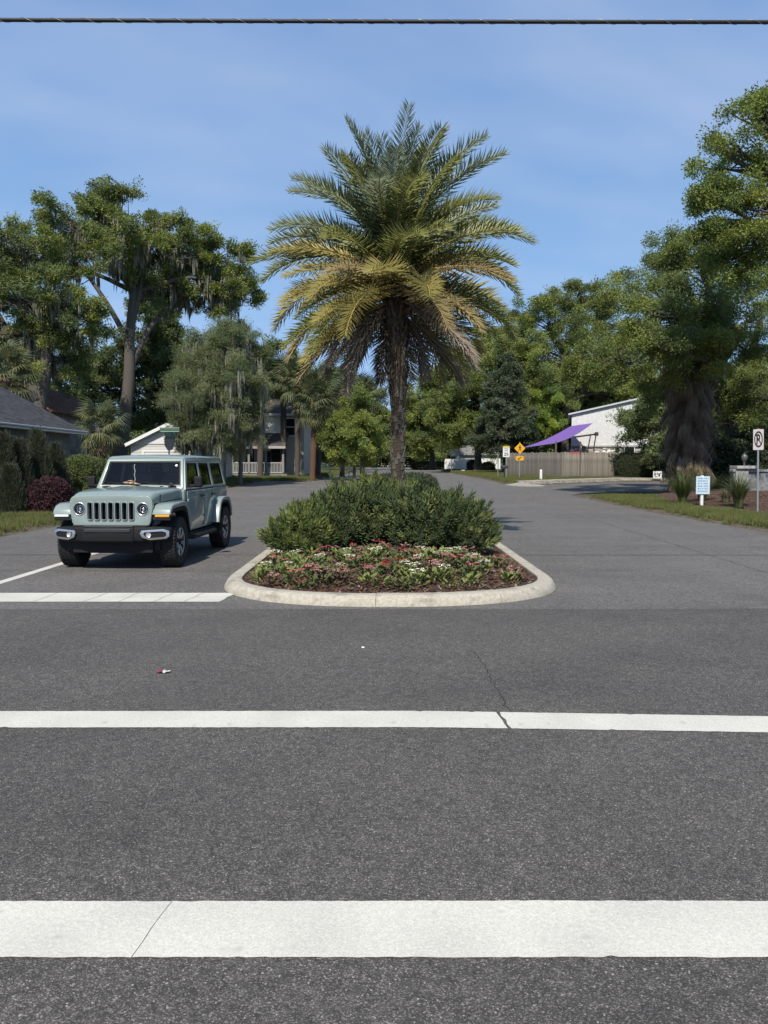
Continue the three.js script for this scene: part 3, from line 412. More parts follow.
  // toy garland lying on the dashboard
  J.updateMatrixWorld(); const p = J.localToWorld(V(-0.24, 1.33, 0.52));
  const O = thing('dashboard_garland', 'small heap of pink, orange and white artificial flowers on the dashboard behind the windshield', 'ornament', p, 0); const r = rng(8);
  for (const [c, n] of [[[0.75, 0.7, 0.62], 5], [[0.75, 0.28, 0.06], 4], [[0.7, 0.2, 0.3], 4], [[0.75, 0.6, 0.1], 3]]) { const l = []; for (let i = 0; i < n; i++) for (let k = 0; k < 5; k++) { const a = k / 5 * 2 * PI, x = (r() - 0.5) * 0.30, y = r() * 0.07 * (1 - Math.abs(x) * 4), z = (r() - 0.5) * 0.08; const g = new THREE.SphereGeometry(0.016, 6, 4); g.scale(1.2, 0.6, 1); g.translate(x + 0.016 * Math.cos(a), y + 0.016 * Math.sin(a), z); l.push(g); } part('blossom', l, mat(c, 0.7), O); }
  const hg = thing('hanging_charm', 'pale beaded charm hanging from the mirror behind the windshield', 'ornament', J.localToWorld(V(-0.20, 1.40, 0.45)), 0); const beads = []; for (let i = 0; i < 14; i++) { const g = new THREE.SphereGeometry(0.011, 6, 5); g.translate(Math.sin(i) * 0.006, i * 0.022, 0); beads.push(g); } part('beads', beads, mat([0.6, 0.58, 0.5], 0.5), hg);
}
// ---------------------------------------------------------------- vegetation builders
const leafMat = (rgb, rough = 0.6, t = 0.25) => new THREE.MeshPhysicalMaterial({ color: lin(...rgb), roughness: rough, specularIntensity: 0.5, transmission: t, thickness: 0, side: THREE.DoubleSide });
function leafQuad(out, base, dir, side, len, wid, fold = 0.15) { // a folded pointed leaf: two triangles on each side of the midrib
  const up = dir.clone().cross(side).normalize(), mid = base.clone().addScaledVector(dir, len * 0.45), tip = base.clone().addScaledVector(dir, len).addScaledVector(up, -len * 0.12);
  const a = mid.clone().addScaledVector(side, wid / 2).addScaledVector(up, fold * wid), b = mid.clone().addScaledVector(side, -wid / 2).addScaledVector(up, fold * wid);
  for (const p of [base, a, tip, base, tip, b]) out.push(p.x, p.y, p.z);
}
function fromTriangles(out) { const g = new THREE.BufferGeometry(); g.setAttribute('position', new THREE.Float32BufferAttribute(out, 3)); g.computeVertexNormals(); g.setAttribute('uv', new THREE.BufferAttribute(new Float32Array(out.length / 3 * 2), 2)); return g; }
const rdir = (r) => { const z = r() * 2 - 1, a = r() * 2 * PI, s = Math.sqrt(1 - z * z); return V(s * Math.cos(a), z, s * Math.sin(a)); };
function spray(seed, n, radius, len, wid, flatten = 0.7) { // a twig end with its leaves
  const r = rng(seed), out = [];
  for (let i = 0; i < n; i++) {
    const p = rdir(r).multiplyScalar(radius * Math.cbrt(r())); p.y *= flatten; const d = p.clone().normalize().multiplyScalar(0.7).add(rdir(r)).normalize(); const s = d.clone().cross(rdir(r).add(V(0, 1.2, 0))).normalize(); const k = 0.6 + r() * 0.7; leafQuad(out, p, d, s, len * k, wid * k);
  }
  return fromTriangles(out);
}
const oakSprays = [1, 2, 3].map((s) => spray(s, 34, 0.42, 0.17, 0.075));
const nearOak = [11, 12, 13].map((s) => spray(s, 40, 0.46, 0.12, 0.055));
const fineSprays = [4, 5].map((s) => spray(s, 60, 0.36, 0.11, 0.03));
const broadSprays = [6, 7].map((s) => spray(s, 30, 0.40, 0.22, 0.10));
const hedgeSprays = [8, 9].map((s) => spray(s, 40, 0.14, 0.06, 0.032, 1));
const tinySprays = [14, 15].map((s) => spray(s, 44, 0.12, 0.05, 0.02, 1));
const mossStrand = (() => { const r = rng(33), out = []; for (let k = 0; k < 9; k++) { let p = V((r() - 0.5) * 0.28, 0, (r() - 0.5) * 0.28); const w = 0.028 + r() * 0.03, L = 0.5 + r() * 0.7, a = r() * PI, s = V(Math.cos(a), 0, Math.sin(a)); const q = p.clone().add(V((r() - 0.5) * 0.1, -L * 0.5, (r() - 0.5) * 0.1)), t = q.clone().add(V((r() - 0.5) * 0.1, -L * 0.5, (r() - 0.5) * 0.1)); const A = p.clone().addScaledVector(s, w * 0.4), B = p.clone().addScaledVector(s, -w * 0.4), C = q.clone().addScaledVector(s, w), D = q.clone().addScaledVector(s, -w); for (const u of [A, B, D, A, D, C, C, D, t]) out.push(u.x, u.y, u.z); } return fromTriangles(out); })();
const barkMat = (rgb) => new THREE.MeshStandardMaterial({ color: lin(...rgb), roughness: 0.95, map: barkTex, bumpMap: barkTex, bumpScale: 0.03 });
const oakBark = barkMat([0.20, 0.175, 0.145]), paleBark = barkMat([0.26, 0.235, 0.20]), mossMat = leafMat([0.27, 0.27, 0.205], 0.95, 0.4);
const leafMats = new Map();
function tintedLeaf() { if (!leafMats.has('w')) leafMats.set('w', leafMat([1, 1, 1], 0.75, 0.42)); return leafMats.get('w'); }
const IDENT = new THREE.Quaternion();
/* a broadleaved tree: o.trunk = list of points, o.r0 = radius at the foot, o.lobes = [centre, rx, ry, rz, share],
   o.tint(r) = leaf colour, limbs run to every lobe, twigs to every clump, leaf sprays round the clumps */
function broadleaf(name, label, group, o) {
  const r = rng(o.seed), foot = o.trunk[0].clone(), T = thing(name, label, 'tree', foot, 0, group), rel = (p) => p.clone().sub(foot);
  const pts = bendy(o.trunk.map(rel), 14), n = pts.length, top = o.r1 ?? o.r0 * 0.5;
  const wood = [tubeThrough(pts, pts.map((_, i) => lerp(o.r0, top, Math.pow(i / (n - 1), 0.7)) * (i === 0 ? 1.45 : i === 1 ? 1.12 : 1)), 11)];
  part('trunk', wood, o.bark || oakBark, T);
  for (const extra of o.extraTrunks || []) { const e = bendy(extra.map(rel), 10); part(o.forkR ? 'limb' : 'trunk', tubeThrough(e, e.map((_, i) => lerp(o.forkR || o.r0 * 0.8, (o.forkR ? o.forkR * 0.45 : top * 0.6), i / (e.length - 1))), 8), o.bark || oakBark, T); }
  const branches = [], ms = o.sprays.map(() => []), cs = o.sprays.map(() => []), moss = [], q = new THREE.Quaternion(), e = new THREE.Euler();
  for (const [c0, rx, ry, rz, share = 1] of o.lobes) {
    const c = rel(c0); let k = Math.floor(lerp(n * 0.45, n - 1, clamp((c.y - pts[Math.floor(n * 0.4)].y) / (pts[n - 1].y - pts[Math.floor(n * 0.4)].y + 0.01))));
    let best = 1e9; for (let i = Math.floor(n * 0.4); i < n; i++) { const dd = pts[i].distanceTo(c) + Math.max(0, pts[i].y - c.y) * 1.5; if (dd < best) { best = dd; k = i; } }
    const s = pts[k], L = s.distanceTo(c), mid = s.clone().lerp(c, 0.5).add(V((r() - 0.5) * L * 0.22, L * (0.10 + 0.12 * (r() - 0.3)), (r() - 0.5) * L * 0.22));
    const limb = bendy([s, mid, c], 7), lr = Math.min(lerp(o.r0, top, k / n) * 0.62, 0.05 + L * 0.035); branches.push(tubeThrough(limb, limb.map((_, i) => lerp(lr, lr * 0.35, i / 7)), 7));
    const clumps = Math.round((o.clumps || 34) * share * 1.7);
    for (let i = 0; i < clumps; i++) {
      const dir = rdir(r); if (dir.y < -0.3 && r() < 0.5) dir.y *= -1; const rad = 0.40 + 0.90 * Math.pow(r(), 0.7), p = V(c.x + dir.x * rx * rad, c.y + dir.y * ry * rad, c.z + dir.z * rz * rad);
      const from = limb[3 + Math.floor(r() * 5)] || limb[7], bm = from.clone().lerp(p, 0.5).add(V((r() - 0.5) * 0.6, (r() - 0.3) * 0.5, (r() - 0.5) * 0.6)), bl = bendy([from, bm, p], 4), br = lr * 0.28; branches.push(tubeThrough(bl, bl.map((_, j) => lerp(br, 0.012, j / 4)), 4, false));
      const cr = (o.clumpR || 0.24) * 0.85 * (rx + ry + rz) / 3 * (0.45 + r() * 1.1), cnt = Math.round((o.perClump || 26) * 0.34 * (0.3 + r() * 1.4)), base = o.tint(r).map((v) => v * 1.75), ax = rdir(r), out = p.clone().sub(c).normalize();
      const put = (w) => { const v = Math.floor(r() * o.sprays.length), sc = (o.scale || 1) * (0.55 + r() * 0.7); ms[v].push(new THREE.Matrix4().compose(p.clone().add(w), q.setFromEuler(e.set((r() - 0.5) * 1.6, r() * 6.3, (r() - 0.5) * 1.6)), V(sc, sc * (0.5 + r() * 0.5), sc))); const g = 0.75 + r() * 0.5; cs[v].push(lin(base[0] * g * (0.9 + r() * 0.2), base[1] * g, base[2] * g)); };
      for (let j = 0; j < cnt; j++) { const w = rdir(r).multiplyScalar(cr * Math.pow(r(), 0.6) * (r() < 0.15 ? 1.7 : 1)); w.addScaledVector(ax, w.dot(ax) * 0.7); w.y *= 0.5; put(w); }
      if (rad > 0.75) for (let k = 0; k < 4; k++) { const dir2 = out.clone().addScaledVector(rdir(r), 0.6).normalize(), L = cr * (0.9 + r() * 1.3); for (let j = 1; j <= 3; j++) put(dir2.clone().multiplyScalar(L * j / 3).add(V(0, -0.06 * j * j * cr * 0.3, 0))); }
      if (o.moss && r() < o.moss) for (let j = 0; j < 3; j++) { const a = bl[Math.floor(r() * 5)].clone().add(V((r() - 0.5) * 0.9, -0.05, (r() - 0.5) * 0.9)); const sc = 0.7 + r() * 1.1; moss.push(new THREE.Matrix4().compose(a, q.setFromEuler(e.set(0, r() * 6.3, 0)), V(sc * (0.7 + r() * 0.5), sc * (0.4 + r() * 0.7), sc * (0.7 + r() * 0.5)))); }
    }
  }
  part('branches', branches, o.bark || oakBark, T).userData.kind = 'stuff';
  o.sprays.forEach((g, v) => { if (ms[v].length) scatter('crown', g, tintedLeaf(), ms[v], cs[v], T); });
  if (moss.length) scatter('hanging_moss', mossStrand, mossMat, moss, null, T);
  return T;
}
// lobe given by what the photograph shows: place in the view, distance, half-width and half-height in pixels
const lobe = (px, py, d, wx, wy, share = 1, deep = 1) => [at(px, py, d), wx * d / 769, wy * d / 769, (wx + wy) / 2 * d / 769 * deep, share];

// ---------------------------------------------------------------- the date palm on the island
{
  const base = V(0.26, islandY(0.26, 17), -17), P = thing('date_palm', 'tall date palm with yellowing feathery fronds in the middle of the island', 'palm tree', base); const r = rng(4);
  const spine = (y) => V(0.05 * Math.sin(y * 0.7) - 0.0 * y, y, 0.03 * Math.cos(y)), topY = 5.5;
  const ys = steps(-0.3, topY, 0.2), rad = (y) => y < 0.5 ? lerp(0.21, 0.145, clamp((y + 0.3) / 0.8)) : y < 2.6 ? 0.145 + 0.008 * Math.sin(y * 9) : lerp(0.15, 0.22, smooth(2.6, 3.7, y)) * (y > 4.8 ? lerp(1, 0.7, (y - 4.8) / 0.6) : 1);
  part('trunk', tubeThrough(ys.map(spine), ys.map(rad), 14), barkMat([0.11, 0.085, 0.06]), P);
  // old leaf bases, woven in a spiral: short and worn below, long and shaggy above
  const boots = [], pale = []; let k = 0;
  for (let y = 0.05; y < topY - 0.25; y += 0.0135) { const a = k++ * 2.39996, R = rad(y), worn = y < 2.75; const L = worn ? 0.09 + r() * 0.05 : 0.24 + r() * 0.18, w = worn ? 0.085 : 0.085, th = 0.028; const g = new THREE.BoxGeometry(w, L, th, 1, 2, 1); const p = g.attributes.position; for (let i = 0; i < p.count; i++) { const t = p.getY(i) / L + 0.5; p.setX(i, p.getX(i) * lerp(1, 0.55, t)); p.setZ(i, p.getZ(i) * lerp(1, 0.5, t) + t * t * (worn ? 0.03 : 0.075)); p.setY(i, p.getY(i) + L * 0.3); } g.computeVertexNormals(); g.rotateZ((r() - 0.5) * 0.35); g.translate(0, 0, R - 0.005); g.rotateY(a); const c = spine(y); g.translate(c.x, y, c.z); (r() < (worn ? 0.55 : 0.25) ? pale : boots).push(g); }
  part('leaf_bases', boots, mat([0.12, 0.088, 0.062], 0.95, { map: woodTex }), P).userData.kind = 'stuff';
  part('leaf_bases', pale, mat([0.23, 0.20, 0.165], 0.95, { map: woodTex }), P).userData.kind = 'stuff';
  const fibre = []; for (let i = 0; i < 420; i++) { const y = 2.8 + r() * 2.2, a = r() * 2 * PI, R = rad(y) + 0.05, c = spine(y), p = V(c.x + R * Math.sin(a), y, c.z + R * Math.cos(a)), d = V(Math.sin(a) * 0.5, 0.6 - r() * 1.5, Math.cos(a) * 0.5).normalize(); leafQuad(fibre, p, d, rdir(r).cross(d).normalize(), 0.10 + r() * 0.22, 0.016); }
  part('trunk_fibre', fromTriangles(fibre), mat([0.16, 0.12, 0.08], 1, { side: THREE.DoubleSide }), P).userData.kind = 'stuff';
  const kinds = { fresh: leafMat([0.30, 0.34, 0.20], 0.4, 0.35), green: leafMat([0.25, 0.265, 0.075], 0.45, 0.3), gold: leafMat([0.39, 0.34, 0.11], 0.5, 0.3), ochre: leafMat([0.36, 0.29, 0.13], 0.65, 0.28), dead: leafMat([0.30, 0.25, 0.19], 0.85, 0.25) };
  const ribs = { fresh: mat([0.22, 0.24, 0.10], 0.5), green: mat([0.28, 0.25, 0.08], 0.5), gold: mat([0.42, 0.30, 0.08], 0.5), ochre: mat([0.36, 0.24, 0.10], 0.6), dead: mat([0.27, 0.21, 0.15], 0.8) };
  const heart = V(spine(topY - 0.1).x, topY - 0.1, spine(topY - 0.1).z);
  function frond(az, el0, el1, L, kind, twist) {
    const N = 18, pts = [], dirs = []; let p = heart.clone().add(V(Math.cos(az) * 0.2 * Math.cos(el0), -0.75 * (1 - clamp((el0 + 0.6) / 1.6)) + 0.15, Math.sin(az) * 0.2 * Math.cos(el0))); let a2 = az;
    for (let i = 0; i <= N; i++) { const t = i / N, el = lerp(el0, el1, Math.pow(t, 1.15)); const d = V(Math.cos(a2) * Math.cos(el), Math.sin(el), Math.sin(a2) * Math.cos(el)); pts.push(p.clone()); dirs.push(d); p = p.clone().addScaledVector(d, L / N); a2 += twist / N; }
    const F = part('frond', tubeThrough(pts, pts.map((_, i) => lerp(0.026, 0.005, i / N)), 4, false), ribs[kind], P), out = [], nL = Math.round(L * 36);
    for (let i = 0; i < nL; i++) for (const s of [-1, 1]) {
      const t = lerp(0.13, 0.995, i / (nL - 1)), f = t * N, j = Math.min(N - 1, Math.floor(f)), b = pts[j].clone().lerp(pts[j + 1], f - j), d = dirs[j]; const flatUp = Math.abs(d.y) > 0.97 ? V(Math.cos(az), 0, Math.sin(az)).multiplyScalar(-1) : V(0, 1, 0); const sd = d.clone().cross(flatUp).normalize(), up = sd.clone().cross(d).normalize();
      const grow = Math.sin(PI * clamp(t * 0.80 + 0.17)) ** 0.6, len = (0.44 * grow + 0.08) * (0.85 + r() * 0.3), fan = lerp(1.25, 0.66, t) + (r() - 0.5) * 0.25, rise = ((i % 3) - 1) * 0.45 + 0.22 + (r() - 0.5) * 0.25;
      const ld = d.clone().multiplyScalar(Math.cos(fan)).addScaledVector(sd, s * Math.sin(fan) * Math.cos(rise)).addScaledVector(up, Math.sin(fan) * Math.sin(rise)); if (kind === 'dead') ld.y -= 0.45 + r() * 0.3; else if (kind === 'ochre') ld.y -= 0.25; else if (kind === 'gold') ld.y -= 0.14; ld.normalize(); leafQuad(out, b, ld, ld.clone().cross(up).normalize(), len, 0.016 + r() * 0.006, 0.25);
    }
    part('leaflets', fromTriangles(out), kinds[kind], F).userData.kind = 'stuff';
  }
  const D = PI / 180, tiers = [ // count, el0, el1, length, kind, whether the side towards the street is bare
    [12, 86, 48, 3.5, ['fresh'], 0], [14, 70, 8, 3.55, ['fresh', 'fresh', 'fresh', 'green'], 0], [15, 52, -16, 3.4, ['fresh', 'green', 'fresh'], 0], [15, 32, -34, 3.25, ['green', 'green', 'green', 'gold'], 0], [15, 12, -46, 3.1, ['gold', 'green', 'gold', 'ochre'], 0], [14, -6, -54, 2.85, ['gold', 'ochre', 'gold', 'green'], 0.35], [8, -20, -62, 2.7, ['ochre', 'gold', 'dead', 'dead'], 0.7], [7, -36, -74, 2.3, ['dead', 'ochre', 'dead'], 1.0], [3, -46, -80, 2.0, ['dead', 'dead', 'ochre'], 1.15]];
  tiers.forEach(([n, e0, e1, L, ks, bare], ti) => { for (let i = 0; i < n; i++) { let az = (i + r() * 0.6) / n * 2 * PI + ti * 1.1; const off = Math.atan2(Math.sin(az - PI / 2), Math.cos(az - PI / 2)); if (Math.abs(off) < bare) az += (off < 0 ? -1 : 1) * bare; frond(az, (e0 + (r() - 0.5) * 12) * D, (e1 + (r() - 0.5) * 42) * D, L * (0.77 + r() * 0.2), ks[Math.floor(r() * ks.length)], (r() - 0.5) * 1.1); } });
}

// ---------------------------------------------------------------- island shrubs and flowers
const shoot = [1, 2, 3].map((s) => { // upright twig with whorls of narrow leaves
  const r = rng(50 + s), out = []; const n = 26; for (let i = 0; i < n; i++) { const t = i / n, a = i * 2.4, el = lerp(0.15, 1.15, t) + (r() - 0.5) * 0.3, d = V(Math.cos(a) * Math.cos(el), Math.sin(el), Math.sin(a) * Math.cos(el)); leafQuad(out, V(0, t * 0.20, 0), d, d.clone().cross(V(0, 1, 0)).normalize(), 0.10 * (1 - 0.3 * t) * (0.8 + r() * 0.5), 0.027, 0.2); } return fromTriangles(out); });
const shrubStem = barkMat([0.12, 0.10, 0.08]);
function islandShrub(label, x, d, rx, h, rz, n, seed, tint) {
  const y = islandY(x, d), T = thing('evergreen_shrub', label, 'shrub', [x, y, -d], 0, 'evergreen shrubs on the island'), r = rng(seed), ms = [[], [], []], cs = [[], [], []], q = new THREE.Quaternion(), stems = [];
  for (let i = 0; i < 26; i++) { const dir = rdir(r); dir.y = Math.abs(dir.y) * 0.8 + 0.25; const p = V(dir.x * rx * 0.75, dir.y * h * 0.75, dir.z * rz * 0.75), s = V(dir.x * 0.12, -0.03, dir.z * 0.12); const b = bendy([s, s.clone().lerp(p, 0.5).add(V(0, -0.06, 0)), p], 4); stems.push(tubeThrough(b, b.map((_, j) => lerp(0.014, 0.004, j / 4)), 4, false)); }
  part('stems', stems, shrubStem, T).userData.kind = 'stuff';
  for (let i = 0; i < n; i++) {
    const dir = rdir(r); dir.y = Math.abs(dir.y); const lump = 1 + 0.45 * perlin.noise(dir.x * 2.3 + seed, dir.y * 2.3, dir.z * 2.3), rad = (0.45 + 0.55 * Math.sqrt(r())) * lump, p = V(dir.x * rx * rad, 0.10 + dir.y * (h - 0.26) * rad, dir.z * rz * rad);
    const aim = V(dir.x * 0.8, 0.75 + dir.y * 0.5, dir.z * 0.8).addScaledVector(rdir(r), 0.45).normalize(); q.setFromUnitVectors(V(0, 1, 0), aim); const k = Math.floor(r() * 3), s = 0.8 + r() * 0.55; ms[k].push(new THREE.Matrix4().compose(p, q, V(s, s * (1 + (r() < 0.06 ? 0.5 : 0)), s))); const g = 0.75 + r() * 0.5, tip = r() < 0.22 ? 1 : 0, c = tint(tip); cs[k].push(lin(c[0] * g, c[1] * g, c[2] * g));
  }
  shoot.forEach((g, k) => scatter('foliage', g, tintedLeaf(), ms[k], cs[k], T));
}
{
  const dark = (t) => t ? [0.22, 0.255, 0.08] : [0.092, 0.128, 0.045], fresh = (t) => t ? [0.24, 0.28, 0.07] : [0.125, 0.165, 0.045];
  const rows = [['rounded evergreen shrub at the front left corner of the shrub row', -1.34, 12.75, 0.47, 0.76, 0.7, 640, fresh], ['evergreen shrub, second from left in the front of the shrub row', -0.90, 13.35, 0.55, 0.92, 0.7, 560, dark], ['evergreen shrub left of the gap in the middle of the shrub row', -0.38, 13.7, 0.56, 0.95, 0.7, 560, dark], ['evergreen shrub set back in the middle of the shrub row', 0.20, 13.85, 0.56, 0.9, 0.7, 520, dark], ['evergreen shrub right of the gap in the middle of the shrub row', 0.66, 13.2, 0.62, 0.98, 0.68, 600, dark], ['evergreen shrub, second from right in the front of the shrub row', 1.08, 12.95, 0.55, 0.92, 0.66, 600, dark], ['rounded evergreen shrub at the front right corner of the shrub row', 1.38, 13.05, 0.42, 0.80, 0.7, 640, dark], ['taller evergreen shrub in the second row on the left', -1.15, 14.5, 0.5, 0.85, 0.7, 420, fresh], ['evergreen shrub in the second row, left of the palm trunk', -0.75, 15.0, 0.6, 0.98, 0.7, 460, fresh], ['bright evergreen shrub right in front of the palm trunk', -0.15, 15.6, 0.55, 1.08, 0.7, 480, fresh], ['bright evergreen shrub in the second row, right of the palm trunk', 0.65, 15.2, 0.58, 0.92, 0.7, 460, fresh], ['evergreen shrub in the second row on the right', 1.1, 14.7, 0.45, 0.85, 0.7, 460, fresh], ['low yellow-green shrub behind the palm trunk on the right', 0.95, 20.5, 0.65, 0.72, 1.0, 420, () => [0.14, 0.19, 0.035]]];
  rows.forEach(([l, x, d, rx, h, rz, n, t], i) => islandShrub(l, x, d, rx, h, rz, n, 700 + i * 3, t));
  // strappy tuft of seedling fronds at the foot of the palm
  const T = thing('palm_seedlings', 'bright upright seedling leaves at the foot of the date palm, left side', 'plant', [-0.35, islandY(-0.35, 16.4), -16.4]), r = rng(71), out = []; for (let i = 0; i < 150; i++) { const a = r() * 6.28, p = V((r() - 0.5) * 1.0, 0, (r() - 0.5) * 0.6), dd = V(Math.cos(a) * 0.5, 1, Math.sin(a) * 0.5).normalize(); leafQuad(out, p, dd, dd.clone().cross(V(Math.sin(a), 0, Math.cos(a))).normalize(), 0.7 + r() * 0.65, 0.05, 0.2); } part('leaves', fromTriangles(out), leafMat([0.10, 0.15, 0.035], 0.5, 0.25), T).userData.kind = 'stuff';
}
{
  const r = rng(15), leafG = (seed, n, tall) => { const q = rng(seed), out = []; for (let i = 0; i < n; i++) { const a = q() * 6.28, y = q() * tall, R = 0.03 + q() * 0.10, d = V(Math.cos(a), 0.35 + q() * 0.5, Math.sin(a)).normalize(); leafQuad(out, V(Math.cos(a) * R, y, Math.sin(a) * R), d, d.clone().cross(V(0, 1, 0)).normalize(), 0.055 + q() * 0.035, 0.038, 0.1); } return fromTriangles(out); };
  const bloomG = (seed, n, tall, spread) => { const q = rng(seed), out = []; for (let i = 0; i < n; i++) { const cx = (q() - 0.5) * spread, cz = (q() - 0.5) * spread, cy = tall + q() * 0.05; for (let k = 0; k < 6; k++) { const a = k / 6 * 6.283 + q(), d = V(Math.cos(a), 0.35, Math.sin(a)).normalize(); leafQuad(out, V(cx, cy, cz), d, d.clone().cross(V(0, 1, 0)).normalize(), 0.025, 0.022, 0.1); } } return fromTriangles(out); };
  const leafy = [leafMat([0.19, 0.225, 0.06], 0.5, 0.25), leafMat([0.11, 0.14, 0.045], 0.5, 0.2), leafMat([0.11, 0.07, 0.045], 0.5, 0.2)];
  const hue = { white: [0.72, 0.69, 0.52], red: [0.5, 0.02, 0.02], pink: [0.62, 0.13, 0.17], rose: [0.55, 0.27, 0.26] };
  const protos = [];
  for (const [c, lm, label] of [['white', 0, 'small bedding plant with creamy white blossoms in the island flower bed'], ['red', 1, 'small bedding plant with deep red blossoms in the island flower bed'], ['pink', 1, 'small bedding plant with pink blossoms in the island flower bed'], ['rose', 2, 'bronze-leaved bedding plant with faded rose blossoms in the island flower bed'], [null, 0, 'small bright green bedding plant without blossoms in the island flower bed'], [null, 1, 'small dark green bedding plant without blossoms in the island flower bed']]) {
    const g = new THREE.Group(); part('foliage', leafG(protos.length + 300, 46, 0.12), leafy[lm], g).userData.kind = 'stuff'; if (c) part('blossoms', bloomG(protos.length + 320, c === 'white' ? 11 : 8, 0.13, 0.15), mat(hue[c], 0.7, { side: THREE.DoubleSide }), g).userData.kind = 'stuff'; protos.push([g, label, c]);
  }
  let made = 0; const spots = [];
  for (let tries = 0; tries < 6000 && made < 108; tries++) {
    const x = IX + (r() * 2 - 1) * 1.9, d = 9.42 + r() * 2.7; if (d < 11 && ((Math.abs(x - IX) / 1.93) ** 2.3 + ((11 - d) / 1.53) ** 2.3) > 1) continue; if (x > 1.35 && r() < 0.75) continue; if (d > 11.5 && r() < 0.55) continue; if (spots.some(([a, b]) => Math.hypot(a - x, b - d) < 0.175)) continue; spots.push([x, d]);
    const pick = x < -1.1 ? [2, 2, 3, 0, 4, 5, 4, 5] : x > 0.75 ? [0, 2, 3, 4, 5, 4, 5, 4] : [0, 1, 3, 4, 1, 5, 5, 4, 0, 2, 2]; const k = pick[Math.floor(r() * pick.length)], [g, label] = protos[k]; const c = g.clone(); c.name = numbered('bedding_plant'); const s = 0.75 + r() * 0.55; c.position.set(x, islandY(x, d) - 0.005, -d); c.rotation.y = r() * 6.3; c.scale.set(s, s * (0.8 + r() * 0.4), s); scene.add(c); const where = (d < 10.3 ? 'front ' : d < 11.2 ? 'middle ' : 'back ') + (x < -1.0 ? 'far left' : x < -0.3 ? 'left' : x < 0.5 ? 'centre' : x < 1.15 ? 'right' : 'far right'); tag(c, label.replace('in the island flower bed', 'at the ' + where + ' of the flower bed'), 'plant', 'bedding plants in the island flower bed'); made++;
  }
}
// ---------------------------------------------------------------- trees along the street
const oakTint = (r) => { const t = r(); return t < 0.35 ? [0.15, 0.175, 0.038] : t < 0.8 ? [0.11, 0.138, 0.036] : [0.08, 0.105, 0.034]; };
const brightTint = (r) => { const t = r(); return t < 0.5 ? [0.14, 0.17, 0.036] : t < 0.85 ? [0.105, 0.14, 0.034] : [0.175, 0.20, 0.04]; };
const greyTint = (r) => { const t = r(); return t < 0.5 ? [0.125, 0.145, 0.062] : [0.095, 0.12, 0.05]; };
const darkTint = (r) => { const t = r(); return t < 0.6 ? [0.072, 0.098, 0.034] : [0.095, 0.12, 0.04]; };
const A = at;
// left: moss-hung live oaks
broadleaf('live_oak', 'tall leaning live oak hung with grey moss, its trunk behind the white garage', null, { seed: 11, scale: 1.1, forkR: 0.24, extraTrunks: [[A(129, 372, 58), A(152, 325, 59), A(190, 292, 61), A(222, 290, 62)], [A(130, 345, 58), A(108, 305, 57), A(78, 262, 57)], [A(131, 330, 58), A(140, 290, 58), A(146, 245, 58)]], r0: 0.62, r1: 0.3, trunk: [onGround(117, 58), A(123, 430, 58), A(129, 380, 58), A(130, 335, 58), A(134, 292, 58)], sprays: oakSprays, tint: oakTint, clumps: 18, perClump: 24, clumpR: 0.21, moss: 0.5,
  lobes: [lobe(105, 206, 58, 26, 18), lobe(70, 228, 57, 34, 24), lobe(142, 240, 58, 30, 32), lobe(112, 250, 56, 32, 26), lobe(180, 250, 60, 32, 20), lobe(45, 262, 57, 30, 24), lobe(215, 265, 62, 28, 22), lobe(238, 300, 62, 20, 26), lobe(200, 298, 62, 28, 20), lobe(160, 285, 60, 24, 20)] });
broadleaf('live_oak', 'dark live oak hung with grey moss behind the charcoal-roofed house', null, { seed: 12, r0: 0.6, r1: 0.3, trunk: [onGround(36, 50), A(38, 420, 50), A(45, 375, 50), A(46, 335, 50)], extraTrunks: [[A(40, 400, 50), A(10, 340, 50), A(-10, 300, 50)]], sprays: oakSprays, tint: oakTint, clumps: 18, perClump: 24, clumpR: 0.21, moss: 0.4,
  lobes: [lobe(18, 250, 50, 30, 26), lobe(55, 300, 49, 34, 26), lobe(10, 300, 50, 34, 30), lobe(75, 330, 51, 26, 24), lobe(-22, 270, 50, 30, 30), lobe(25, 345, 50, 34, 26), lobe(60, 365, 52, 26, 22), lobe(-18, 340, 50, 30, 30)] });
broadleaf('shade_tree', 'dark dense tree right behind the leaning oak trunk', null, { seed: 13, r0: 0.4, trunk: [onGround(150, 70), A(152, 400, 70), A(152, 350, 70)], sprays: broadSprays, tint: darkTint, clumps: 30, perClump: 24, lobes: [lobe(152, 335, 69, 22, 30), lobe(135, 375, 70, 26, 28), lobe(168, 385, 70, 16, 40), lobe(110, 395, 70, 26, 36), lobe(160, 425, 70, 22, 24), lobe(165, 350, 70, 14, 22)] });
broadleaf('shade_tree', 'dark dense tree behind the palm and the charcoal roof at the far left', null, { seed: 14, r0: 0.4, trunk: [onGround(60, 70), A(60, 410, 70), A(58, 370, 70)], sprays: broadSprays, tint: darkTint, clumps: 30, perClump: 24, lobes: [lobe(60, 380, 70, 36, 34), lobe(15, 375, 70, 40, 40), lobe(90, 410, 70, 30, 30), lobe(40, 420, 70, 34, 26), lobe(-20, 400, 70, 34, 40)] });
